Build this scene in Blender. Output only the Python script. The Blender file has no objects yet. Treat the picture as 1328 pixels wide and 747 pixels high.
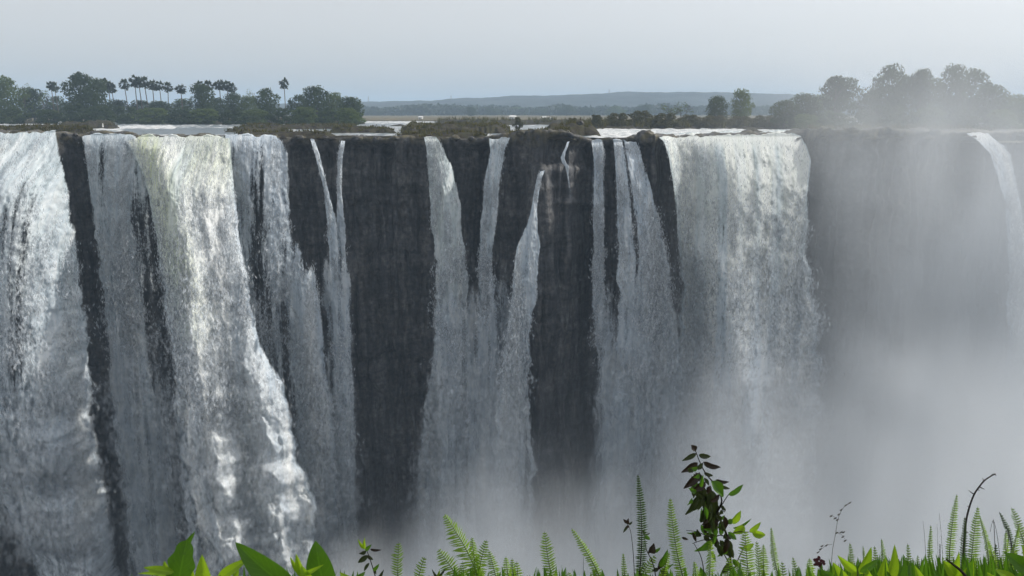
import bpy, math, random
import numpy as np
from mathutils import Vector, Matrix

# ------------------------------------------------------------------ camera, sky, sun, exposure
scn = bpy.context.scene
C = scn.collection
R = math.radians
FPX, CX, CY, HOR, CAMZ = 1042.0, 664.0, 373.5, 146.0, 4.0
PITCH = math.atan((CY - HOR) / FPX)
cam = bpy.data.cameras.new("camera"); camo = bpy.data.objects.new("camera", cam); C.objects.link(camo)
cam.sensor_width = 36; cam.lens = 36 * FPX / 1328
cam.clip_start = .05; cam.clip_end = 20000
camo.location = (0, 0, CAMZ); camo.rotation_euler = (math.pi / 2 - PITCH, 0, 0)
scn.camera = camo

SUN = Vector((0.75, 0.27, 0.66)).normalized()
SUN_EL = math.asin(SUN.z); SUN_AZ = math.atan2(SUN.x, SUN.y)
w = bpy.data.worlds.new("World"); scn.world = w; w.use_nodes = True
nt = w.node_tree; nt.nodes.clear()
sky = nt.nodes.new("ShaderNodeTexSky"); sky.sky_type = 'NISHITA'; sky.sun_disc = False
sky.sun_elevation = SUN_EL; sky.sun_rotation = SUN_AZ
sky.air_density = 1.0; sky.dust_density = 5.0; sky.ozone_density = 1.0; sky.altitude = 900
hs = nt.nodes.new("ShaderNodeHueSaturation"); hs.inputs['Saturation'].default_value = .26
bg = nt.nodes.new("ShaderNodeBackground"); bg.inputs['Strength'].default_value = .15
wo = nt.nodes.new("ShaderNodeOutputWorld")
mxs = nt.nodes.new("ShaderNodeMix"); mxs.data_type = 'RGBA'; mxs.inputs[0].default_value = .5; mxs.inputs[7].default_value = (4.4, 4.35, 4.28, 1)   # dust-laden air, even all over the sky
nt.links.new(sky.outputs[0], hs.inputs['Color']); nt.links.new(hs.outputs[0], mxs.inputs[6]); nt.links.new(mxs.outputs[2], bg.inputs[0]); nt.links.new(bg.outputs[0], wo.inputs[0])
sl = bpy.data.lights.new("sun", 'SUN'); so = bpy.data.objects.new("sun", sl); C.objects.link(so)
sl.energy = 3.0; sl.angle = R(.5); sl.color = (1, .95, .87)
so.rotation_euler = (-SUN).to_track_quat('-Z', 'Y').to_euler()
scn.view_settings.view_transform = 'Standard'; scn.view_settings.look = 'None'
scn.view_settings.exposure = 0.2; scn.view_settings.gamma = 1
cy = scn.cycles
cy.max_bounces = 8; cy.diffuse_bounces = 4; cy.glossy_bounces = 2; cy.transmission_bounces = 4
cy.transparent_max_bounces = 128; cy.volume_bounces = 3; cy.use_denoising = True
cy.volume_step_rate = 2.0; cy.volume_max_steps = 256
cy.use_adaptive_sampling = True; cy.adaptive_threshold = .03
cy.sample_clamp_indirect = 6

# ------------------------------------------------------------------ helpers
CT, ST = math.cos(PITCH), math.sin(PITCH)
def at(px, py, Y):
    """the world point seen at photograph pixel px, py at depth Y (arrays allowed)"""
    px, py, Y = np.broadcast_arrays(np.asarray(px, float), np.asarray(py, float), np.asarray(Y, float))
    u = (CY - py); dy = FPX * CT + u * ST; dz = -FPX * ST + u * CT; t = Y / dy
    return np.stack([(px - CX) * t, Y, CAMZ + dz * t], -1)
def atz(px, py, z):
    u = (CY - py); dy = FPX * CT + u * ST; dz = -FPX * ST + u * CT; t = (z - CAMZ) / dz
    return Vector(((px - CX) * t, dy * t, z))
def ss(a, b, x):
    t = np.clip((np.asarray(x, float) - a) / (b - a), 0, 1); return t * t * (3 - 2 * t)
_tabs = {}
def vn(x, y, seed=0):
    if seed not in _tabs: _tabs[seed] = np.random.RandomState(seed + 11).rand(256, 256)
    T = _tabs[seed]; x = np.asarray(x, float); y = np.asarray(y, float)
    xi = np.floor(x).astype(int); yi = np.floor(y).astype(int); fx = x - xi; fy = y - yi
    fx = fx * fx * (3 - 2 * fx); fy = fy * fy * (3 - 2 * fy)
    a, b, c, d = T[xi & 255, yi & 255], T[(xi + 1) & 255, yi & 255], T[xi & 255, (yi + 1) & 255], T[(xi + 1) & 255, (yi + 1) & 255]
    return (a * (1 - fx) + b * fx) * (1 - fy) + (c * (1 - fx) + d * fx) * fy
def fbm(x, y, o=4, seed=0, rough=.5):
    s = 0; a = 1; n = 0
    for i in range(o):
        s = s + a * (vn(x * 2 ** i + 17.3 * i, y * 2 ** i + 9.1 * i, seed + i) * 2 - 1); n += a; a *= rough
    return s / n
def billow(x, y, o=4, seed=0):
    s = 0; a = 1; n = 0
    for i in range(o):
        s = s + a * np.abs(vn(x * 2 ** i + 5.7 * i, y * 2 ** i + 3.3 * i, seed + i) * 2 - 1); n += a; a *= .55
    return s / n * 2 - .7
def tag(o, label=None, cat=None, group=None, kind=None):
    for k, v in (('label', label), ('category', cat), ('group', group), ('kind', kind)):
        if v: o[k] = v
    return o
def empty(name, loc=(0, 0, 0)):
    o = bpy.data.objects.new(name, None); C.objects.link(o); o.location = loc; o.empty_display_size = .2
    return o
def link(name, me, mat, parent=None):
    o = bpy.data.objects.new(name, me); C.objects.link(o)
    if mat is not None and not me.materials:
        for m in (mat if isinstance(mat, (list, tuple)) else [mat]): me.materials.append(m)
    if parent is not None: o.parent = parent
    return o
def mesh_np(name, V, F, mat=None, parent=None, smooth=True, uv=None, attrs=None, origin=None, midx=None, vattrs=None):
    """F: (n,k) array of faces, all with k corners"""
    V = np.asarray(V, float).reshape(-1, 3); F = np.asarray(F, int)
    if origin is not None: V = V - np.asarray(origin, float)
    me = bpy.data.meshes.new(name); n, k = F.shape
    me.vertices.add(len(V)); me.vertices.foreach_set('co', V.astype('f').ravel())
    me.loops.add(n * k); me.loops.foreach_set('vertex_index', F.astype('i').ravel())
    me.polygons.add(n); me.polygons.foreach_set('loop_start', (np.arange(n) * k).astype('i'))
    me.polygons.foreach_set('loop_total', np.full(n, k, 'i'))
    me.update(calc_edges=True)
    if smooth: me.polygons.foreach_set('use_smooth', np.ones(n, bool))
    if midx is not None: me.polygons.foreach_set('material_index', np.asarray(midx, 'i'))
    if uv is not None:
        l = me.uv_layers.new(name='uv'); l.data.foreach_set('uv', np.asarray(uv, float).reshape(-1, 2)[F.ravel()].astype('f').ravel())
    for a, v in (attrs or {}).items():
        at_ = me.attributes.new(a, 'FLOAT', 'POINT'); at_.data.foreach_set('value', np.asarray(v, 'f').ravel())
    for a, v in (vattrs or {}).items():
        at_ = me.attributes.new(a, 'FLOAT_VECTOR', 'POINT'); at_.data.foreach_set('vector', np.asarray(v, 'f').ravel())
    o = link(name, me, mat, parent)
    if origin is not None and parent is None: o.location = origin
    return o
def gridF(n, m):
    i = np.arange(n - 1)[:, None]; j = np.arange(m - 1)[None]
    a = i * m + j
    return np.stack([a, a + m, a + m + 1, a + 1], -1).reshape(-1, 4)
def grid(name, P, mat, **kw):
    n, m = P.shape[:2]; return mesh_np(name, P, gridF(n, m), mat, **kw)

def quads(C_, A_, B_):
    """one quad per centre C with half axes A, B"""
    V = np.stack([C_ - A_ - B_, C_ + A_ - B_, C_ + A_ + B_, C_ - A_ + B_], 1).reshape(-1, 3)
    return V, np.arange(len(V)).reshape(-1, 4)

# --- materials
class NT:
    def __init__(s, name):
        s.m = bpy.data.materials.new(name); s.m.use_nodes = True; s.t = s.m.node_tree; s.t.nodes.clear()
        s.out = s.n('ShaderNodeOutputMaterial')
    def n(s, t, **kw):
        nd = s.t.nodes.new(t)
        for k, v in kw.items(): setattr(nd, k, v)
        return nd
    def set(s, sock, v):
        if isinstance(v, bpy.types.NodeSocket): s.t.links.new(v, sock)
        elif v is not None: sock.default_value = v
    def math(s, op, a, b=None, c=None, clamp=False):
        nd = s.n('ShaderNodeMath', operation=op, use_clamp=clamp)
        for i, v in enumerate((a, b, c)): s.set(nd.inputs[i], v)
        return nd.outputs[0]
    def noise(s, vec, scale, detail=4, rough=.5, dist=0):
        nd = s.n('ShaderNodeTexNoise'); s.set(nd.inputs['Vector'], vec)
        nd.inputs['Scale'].default_value = scale; nd.inputs['Detail'].default_value = detail
        nd.inputs['Roughness'].default_value = rough; nd.inputs['Distortion'].default_value = dist
        return nd.outputs[0]
    def vscale(s, vec, v):
        nd = s.n('ShaderNodeVectorMath', operation='MULTIPLY'); s.set(nd.inputs[0], vec); nd.inputs[1].default_value = v
        return nd.outputs[0]
    def ramp(s, fac, stops, mode='LINEAR'):
        nd = s.n('ShaderNodeValToRGB'); s.set(nd.inputs[0], fac); cr = nd.color_ramp; cr.interpolation = mode
        while len(cr.elements) > 1: cr.elements.remove(cr.elements[-1])
        for i, (p, c) in enumerate(stops):
            e = cr.elements[0] if i == 0 else cr.elements.new(p); e.position = p
            e.color = (*c, 1) if hasattr(c, '__len__') else (c, c, c, 1)
        return nd.outputs[0]
    def mix(s, f, a, b):
        nd = s.n('ShaderNodeMix', data_type='RGBA'); s.set(nd.inputs[0], f)
        s.set(nd.inputs[6], (*a, 1) if isinstance(a, tuple) else a); s.set(nd.inputs[7], (*b, 1) if isinstance(b, tuple) else b)
        return nd.outputs[2]
    def bump(s, h, strength, dist):
        nd = s.n('ShaderNodeBump'); nd.inputs['Strength'].default_value = strength; nd.inputs['Distance'].default_value = dist
        s.set(nd.inputs['Height'], h); return nd.outputs[0]
    def pos(s): return s.n('ShaderNodeNewGeometry').outputs['Position']
    def obj(s): return s.n('ShaderNodeTexCoord').outputs['Object']
    def uv(s): return s.n('ShaderNodeTexCoord').outputs['UV']
    def attr(s, name): return s.n('ShaderNodeAttribute', attribute_name=name).outputs['Fac']
    def bsdf(s, color, rough=.8, spec=.3, normal=None):
        b = s.n('ShaderNodeBsdfPrincipled'); s.set(b.inputs['Base Color'], (*color, 1) if isinstance(color, tuple) else color)
        s.set(b.inputs['Roughness'], rough); b.inputs['Specular IOR Level'].default_value = spec
        if normal is not None: s.set(b.inputs['Normal'], normal)
        return b.outputs[0]
    def mixsh(s, f, a, b):
        nd = s.n('ShaderNodeMixShader'); s.set(nd.inputs[0], f); s.set(nd.inputs[1], a); s.set(nd.inputs[2], b); return nd.outputs[0]
    def done(s, sh, vol=False): s.set(s.out.inputs['Volume' if vol else 'Surface'], sh); return s.m

def m_rock():
    k = NT('wet_basalt'); p = k.pos()
    a = k.noise(k.vscale(p, (.5, .5, .12)), 1, 7, .62); b = k.noise(k.vscale(p, (1.2, 1.2, 1.6)), 1, 5, .6)
    c = k.math('MULTIPLY_ADD', b, .5, k.math('MULTIPLY', a, .5))
    col = k.ramp(c, [(.33, (.016, .017, .020)), (.47, (.042, .043, .047)), (.58, (.085, .083, .082)), (.7, (.15, .145, .14))])
    sep = k.n('ShaderNodeSeparateXYZ'); k.set(sep.inputs[0], p)
    topm = k.math('MULTIPLY', k.math('MULTIPLY_ADD', sep.outputs[2], .6, 1.0, clamp=True), k.ramp(k.noise(p, .8, 5), [(.42, 0.), (.58, 1.)]))
    col = k.mix(topm, col, (.085, .075, .045))
    st = k.noise(k.vscale(p, (1.1, 1.1, .035)), 1, 5, .6); col = k.vscale(col, (1, 1, 1)); cm = k.n('ShaderNodeMix', data_type='RGBA', blend_type='MULTIPLY'); cm.inputs[0].default_value = 1
    k.set(cm.inputs[6], col); k.set(cm.inputs[7], k.math('MULTIPLY', k.ramp(st, [(.36, .5), (.5, 1.), (.64, 1.5)]), k.ramp(k.noise(k.vscale(p, (.07, .07, .5)), 1, 6, .65, .6), [(.36, .72), (.5, 1.), (.62, 1.3)]))); col = cm.outputs[2]
    return k.done(k.bsdf(col, .6, .35, k.bump(c, .9, .6)))
def m_shelf():
    k = NT('rock_and_dry_grass'); p = k.pos()
    c = k.noise(p, .55, 6, .65); d = k.noise(p, 3, 5, .6)
    col = k.ramp(k.math('MULTIPLY_ADD', d, .4, k.math('MULTIPLY', c, .6)), [(.36, (.015, .014, .013)), (.46, (.034, .030, .026)), (.53, (.055, .048, .026)), (.6, (.032, .040, .018)), (.7, (.09, .07, .055))])
    return k.done(k.bsdf(col, .9, .15, k.bump(d, .8, .3)))
def m_fall():
    k = NT('falling_water'); uv = k.uv()
    A = k.noise(k.vscale(uv, (1.3, .12, 1)), 1, 6, .64, .25)
    B = k.noise(k.vscale(uv, (4.2, 1.8, 1)), 1, 4, .65)
    E = k.noise(k.vscale(uv, (.75, .42, 1)), 1, 5, .6, .5)
    Cc = k.noise(k.vscale(uv, (.28, .07, 1)), 1, 3, .5, .4)
    cov = k.attr('cov'); grn = k.attr('grn'); am = k.attr('amax'); soft = k.attr('soft')
    ga = k.math('MULTIPLY', A, .42)
    d = k.math('ADD', ga, k.math('MULTIPLY_ADD', B, .22, k.math('MULTIPLY_ADD', E, .14, k.math('MULTIPLY', Cc, .22))))
    thr = k.math('MULTIPLY_ADD', cov, -.42, .70)
    al = k.math('DIVIDE', k.math('SUBTRACT', d, thr), k.math('MULTIPLY_ADD', soft, .16, .10))
    al = k.math('MULTIPLY', k.math('MINIMUM', k.math('MAXIMUM', k.math('ADD', al, .4), 0), 1), am)
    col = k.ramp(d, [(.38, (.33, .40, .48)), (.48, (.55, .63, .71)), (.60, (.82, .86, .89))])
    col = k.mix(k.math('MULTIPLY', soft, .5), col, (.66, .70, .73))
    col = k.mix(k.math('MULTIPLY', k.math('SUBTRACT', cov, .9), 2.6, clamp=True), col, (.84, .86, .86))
    gf = k.math('MULTIPLY', grn, k.ramp(A, [(.35, 1.), (.62, .35)]))
    col = k.mix(gf, col, (.60, .66, .42))
    bp = k.n('ShaderNodeBump'); bp.inputs['Distance'].default_value = .5
    k.set(bp.inputs['Strength'], k.math('MULTIPLY_ADD', soft, -.3, .45)); k.set(bp.inputs['Height'], k.math('MULTIPLY_ADD', B, .5, k.math('MULTIPLY_ADD', E, .6, A)))
    nrm = bp.outputs[0]
    b1 = k.n('ShaderNodeBsdfDiffuse'); k.set(b1.inputs[0], col); k.set(b1.inputs['Normal'], nrm)
    b2 = k.n('ShaderNodeBsdfTranslucent'); k.set(b2.inputs[0], col); k.set(b2.inputs['Normal'], nrm)
    sh = k.mixsh(.2, b1.outputs[0], b2.outputs[0])
    tr = k.n('ShaderNodeBsdfTransparent')
    return k.done(k.mixsh(al, tr.outputs[0], sh))
def m_river():
    k = NT('river_water'); p = k.pos()
    w1 = k.noise(k.vscale(p, (.55, .35, 1)), 1, 5, .6); w2 = k.noise(k.vscale(p, (.10, .05, 1)), 1, 4, .6, .5)
    foam = k.attr('foam')
    f = k.math('ADD', k.math('MULTIPLY_ADD', w1, .62, k.math('MULTIPLY', w2, .38)), k.math('MULTIPLY_ADD', foam, .6, -.3))
    ff = k.ramp(f, [(.50, 0.), (.60, 1.)])
    nrm = k.bump(w1, .6, .35)
    wat = k.bsdf((.04, .07, .09), .28, .5, nrm); fo = k.bsdf(k.ramp(w1, [(.35, (.36, .39, .41)), (.6, (.68, .69, .69))]), .7, .2, nrm)
    return k.done(k.mixsh(ff, wat, fo))
def m_simple(name, col, rough=.85, spec=.2, var=.35, scale=2.0, transl=0.0, tcol=None):
    k = NT(name); nn = k.noise(k.obj(), scale, 4)
    lo = tuple(c * (1 - var) for c in col); hi = tuple(min(1, c * (1 + var)) for c in col)
    cc = k.ramp(nn, [(.35, lo), (.65, hi)]); sh = k.bsdf(cc, rough, spec)
    if transl:
        t = k.n('ShaderNodeBsdfTranslucent'); t.inputs[0].default_value = (*(tcol or col), 1)
        sh = k.mixsh(transl, sh, t.outputs[0])
    return k.done(sh)
def m_leaf_rand(name, lo, hi, transl=.4, tm=2.2):
    k = NT(name); g = k.n('ShaderNodeNewGeometry'); rnd = g.outputs['Random Per Island']
    oi = k.n('ShaderNodeObjectInfo').outputs['Random']
    f = k.math('MULTIPLY_ADD', oi, .45, k.math('MULTIPLY', rnd, .55))
    col = k.mix(f, lo, hi); b = k.bsdf(col, .7, .25)
    t = k.n('ShaderNodeBsdfTranslucent'); k.set(t.inputs[0], k.vscale(col, (tm, tm, tm * .6)))
    return k.done(k.mixsh(transl, b, t.outputs[0]))
def m_foam():
    k = NT('foam'); rnd = k.n('ShaderNodeNewGeometry').outputs['Random Per Island']; col = k.mix(rnd, (.80, .87, .94), (.90, .94, .985))
    b = k.n('ShaderNodeBsdfDiffuse'); k.set(b.inputs[0], col); t = k.n('ShaderNodeBsdfTranslucent'); k.set(t.inputs[0], col)
    fl = k.n('ShaderNodeAttribute', attribute_name='flow').outputs['Vector']; k.set(b.inputs['Normal'], fl); k.set(t.inputs['Normal'], fl)
    ce = k.n('ShaderNodeVectorMath', operation='DISTANCE'); k.set(ce.inputs[0], k.uv()); ce.inputs[1].default_value = (.5, .5, 0)
    al = k.math('MULTIPLY', k.ramp(ce.outputs['Value'], [(.05, 1.), (.5, 0.)], 'EASE'), k.attr('amount'))
    tr = k.n('ShaderNodeBsdfTransparent'); return k.done(k.mixsh(al, tr.outputs[0], k.mixsh(.38, b.outputs[0], t.outputs[0])))
M = dict(foam=m_foam(), rock=m_rock(), shelf=m_shelf(), fall=m_fall(), river=m_river(),
         bark=m_simple('bark', (.10, .085, .07)), palmbark=m_simple('palm_bark', (.16, .14, .12)),
         leafA=m_leaf_rand('tree_leaves', (.018, .032, .014), (.045, .066, .026)),
         leafB=m_leaf_rand('olive_leaves', (.04, .065, .02), (.09, .12, .042)),
         leafP=m_leaf_rand('palm_leaves', (.022, .036, .022), (.05, .062, .036)),
         reed=m_leaf_rand('dry_reeds', (.034, .038, .016), (.085, .074, .034)),
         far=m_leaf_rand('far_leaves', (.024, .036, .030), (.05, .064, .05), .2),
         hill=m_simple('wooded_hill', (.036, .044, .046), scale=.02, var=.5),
         land=m_simple('dry_ground', (.12, .10, .055), scale=.15, var=.5),
         )

# ------------------------------------------------------------------ cliff
CK = [(-560, 112), (-260, 118), (-150, 121), (0, 123), (75, 126), (105, 128), (185, 129), (300, 131), (375, 133), (450, 135), (545, 135), (600, 134),
      (640, 134), (672, 131), (700, 128.5), (745, 129), (768, 134), (820, 134), (850, 131), (870, 136), (1000, 141), (1046, 143), (1060, 138), (1100, 133), (1150, 134),
      (1240, 143), (1330, 153), (1600, 160), (2300, 176)]
RK = [(-260, 171), (0, 171), (75, 173), (110, 174), (200, 177), (370, 177), (450, 178), (545, 178), (632, 178), (668, 172), (700, 168), (745, 172),
      (770, 180), (815, 178), (835, 174), (852, 176), (870, 176), (1030, 172), (1046, 168), (1100, 168), (1240, 170), (1330, 168), (1600, 168), (2300, 166)]
def Yc(px): return np.interp(px, *zip(*CK))
def rim(px): return np.interp(px, *zip(*RK))
cpx = np.linspace(-560, 2300, 1760); y0 = Yc(cpx); top = at(cpx, rim(cpx) + fbm(cpx / 22, cpx * 0, 4, 77, .6) * 3.4 + fbm(cpx / 5, cpx * 0 + 3, 3, 78, .6) * 1.5, y0); cxw = top[:, 0]; ctz = top[:, 2]
NR = 330; zs = np.linspace(0, -104, NR)
X = np.repeat(cxw[None], NR, 0); H = -zs[:, None] + 0 * X; Z = ctz[None] - H
disp = (fbm(X / 5, Z / 40, 4, 1) * 3.2 + (np.floor(vn(X / 1.1 + fbm(X / 6, Z / 9, 2, 71), Z / 16, 73) * 5) / 5) * 1.6 + fbm(X / 1.3, Z / 14, 4, 5, .6) * 1.3 + fbm(X / 14, Z / 3.0, 4, 9) * 1.1 + fbm(X / .7, Z / 1.6, 3, 13) * .35)
led = np.floor(Z / 9 + fbm(X / 20, Z / 30, 2, 21) * 1.3) ; led = vn(led * 3.7 + X / 9, led, 33) * 1.6
prof = -.045 * H
pxg = np.repeat(cpx[None], NR, 0)
ledge = -2.2 * np.exp(-((pxg - 712) / 36) ** 2) * ss(4.6, 6.2, H) * (1 - .6 * ss(20, 50, H))
ledge += -2.5 * np.exp(-((pxg - 1062) / 18) ** 2) * (1 - ss(3, 14, H))
Y = y0[None] + prof + (disp + led) * ss(0, 2.5, H) + ledge + .9 * np.exp(-H / .8)
Xj = X + fbm(X / 2, Z / 5, 3, 40) * .5 * ss(0, 2, H)
face = np.stack([Xj, Y, Z], -1)
back = []
for d in (14, 8, 5, 3, 1.6, .6):
    hh = fbm(cxw / 2.2, np.full_like(cxw, d / 2.2), 4, 50) * .7 * min(1, d / 2)
    back.append(np.stack([cxw, y0 + .9 + d, ctz + hh - .05 - ss(5, 14, d) * (ctz + 1.2)], -1))
P = np.concatenate([np.array(back), face], 0)
tag(grid('cliff', P, M['rock']), kind='structure')

# ------------------------------------------------------------------ ground, river, hills
def sheet(name, x0, x1, y0_, y1, z, mat, nx=2, ny=2, fn=None, kind='structure'):
    xs, ys = np.meshgrid(np.linspace(x0, x1, nx), np.linspace(y0_, y1, ny)); zz = np.full_like(xs, z) + (fn(xs, ys) if fn else 0)
    return tag(grid(name, np.stack([xs, ys, zz], -1), mat), kind=kind)
sheet('ground', -7000, 7000, 145, 9500, -1.2, M['land'], 8, 8)
# far land beyond the river
sheet('terrain', -5000, 5000, 385, 7000, .25, M['land'], 240, 200, lambda x, y: fbm(x / 150, y / 150, 3, 60) * .5 + (y - 385) / 6600 * 2)
rpx = np.linspace(-560, 2300, 1300); tt = np.linspace(0, 1, 420) ** 2.2
Yr = Yc(rpx)[None] + 2.0 + tt[:, None] * (396 - 130); xr = at(rpx, 178, Yc(rpx))[:, 0][None] * (1 + (Yr - Yc(rpx)[None]) / 150)
pxr = CX + xr / Yr * FPX * (CT) ; pxr = CX + xr * FPX / (Yr * CT + CAMZ * ST)
pyr = CY - (-CAMZ * CT + Yr * ST) / (Yr * CT + CAMZ * ST) * FPX
def band(px, py, x0, x1, y0_, y1, s=6, sy=1.0): return ss(x0 - s, x0 + s, px) * (1 - ss(x1 - s, x1 + s, px)) * ss(y0_ - sy, y0_ + sy, py) * (1 - ss(y1 - sy, y1 + sy, py))
foam = .40 + 0 * xr
foam = foam + .28 * band(pxr, pyr, -300, 95, 155, 162) + .26 * band(pxr, pyr, 100, 225, 163, 170) + .14 * band(pxr, pyr, 150, 310, 160, 166)
foam = foam - .25 * band(pxr, pyr, 160, 300, 167, 174) + .18 * band(pxr, pyr, 120, 380, 173.5, 190)
foam = foam + .55 * band(pxr, pyr, 765, 1062, 160, 190, 10) + .12 * band(pxr, pyr, 370, 740, 158, 190) + .3 * band(pxr, pyr, 460, 560, 155, 159)
wave = fbm(xr / 3.5, Yr / 5, 4, 70) * .10 + foam * fbm(xr / 1.8, Yr / 2.5, 4, 74) * .35 - .03
grid_r = np.stack([xr, Yr, wave], -1)
tag(grid('river', grid_r, M['river'], attrs={'foam': foam}), kind='structure')
sheet('plunge_pool', -300, 300, 8, 175, -101, M['river'], 150, 80, lambda x, y: fbm(x / 6, y / 6, 4, 80) * 2)

# hills: ridge crest read from the photograph
hx = np.array([-300, 300, 430, 470, 560, 640, 720, 800, 880, 960, 1010, 1060, 1150, 1328, 1700]); hy = np.array([137, 136, 134, 133, 130, 126, 123, 120.5, 120, 120.5, 122, 124, 127, 130, 134])
def ridge(name, Yd, hpx, hpy, depth, amp, seed):
    pxs = np.linspace(hpx[0], hpx[-1], 1400); crest = at(pxs, np.interp(pxs, hpx, hpy), Yd)[:, 2]
    xw = at(pxs, 146, Yd)[:, 0]; tv = np.linspace(-1, 1, 60)
    Xh = np.repeat(xw[None], 60, 0) * (1 + tv[:, None] * depth / Yd * .8); Yh = Yd + tv[:, None] * depth + 0 * Xh
    sh = np.cos(tv[:, None] * math.pi / 2) ** .8
    Zh = crest[None] * sh + fbm(Xh / 60, Yh / 60, 4, seed) * amp * sh + (vn(Xh / 9, Yh / 9, seed + 5)) * amp * .5 * sh
    return tag(grid(name, np.stack([Xh, Yh, Zh], -1), M['hill']), kind='structure')
ridge('hills', 1750, hx, hy + .6, 300, 3.6, 90)

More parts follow.
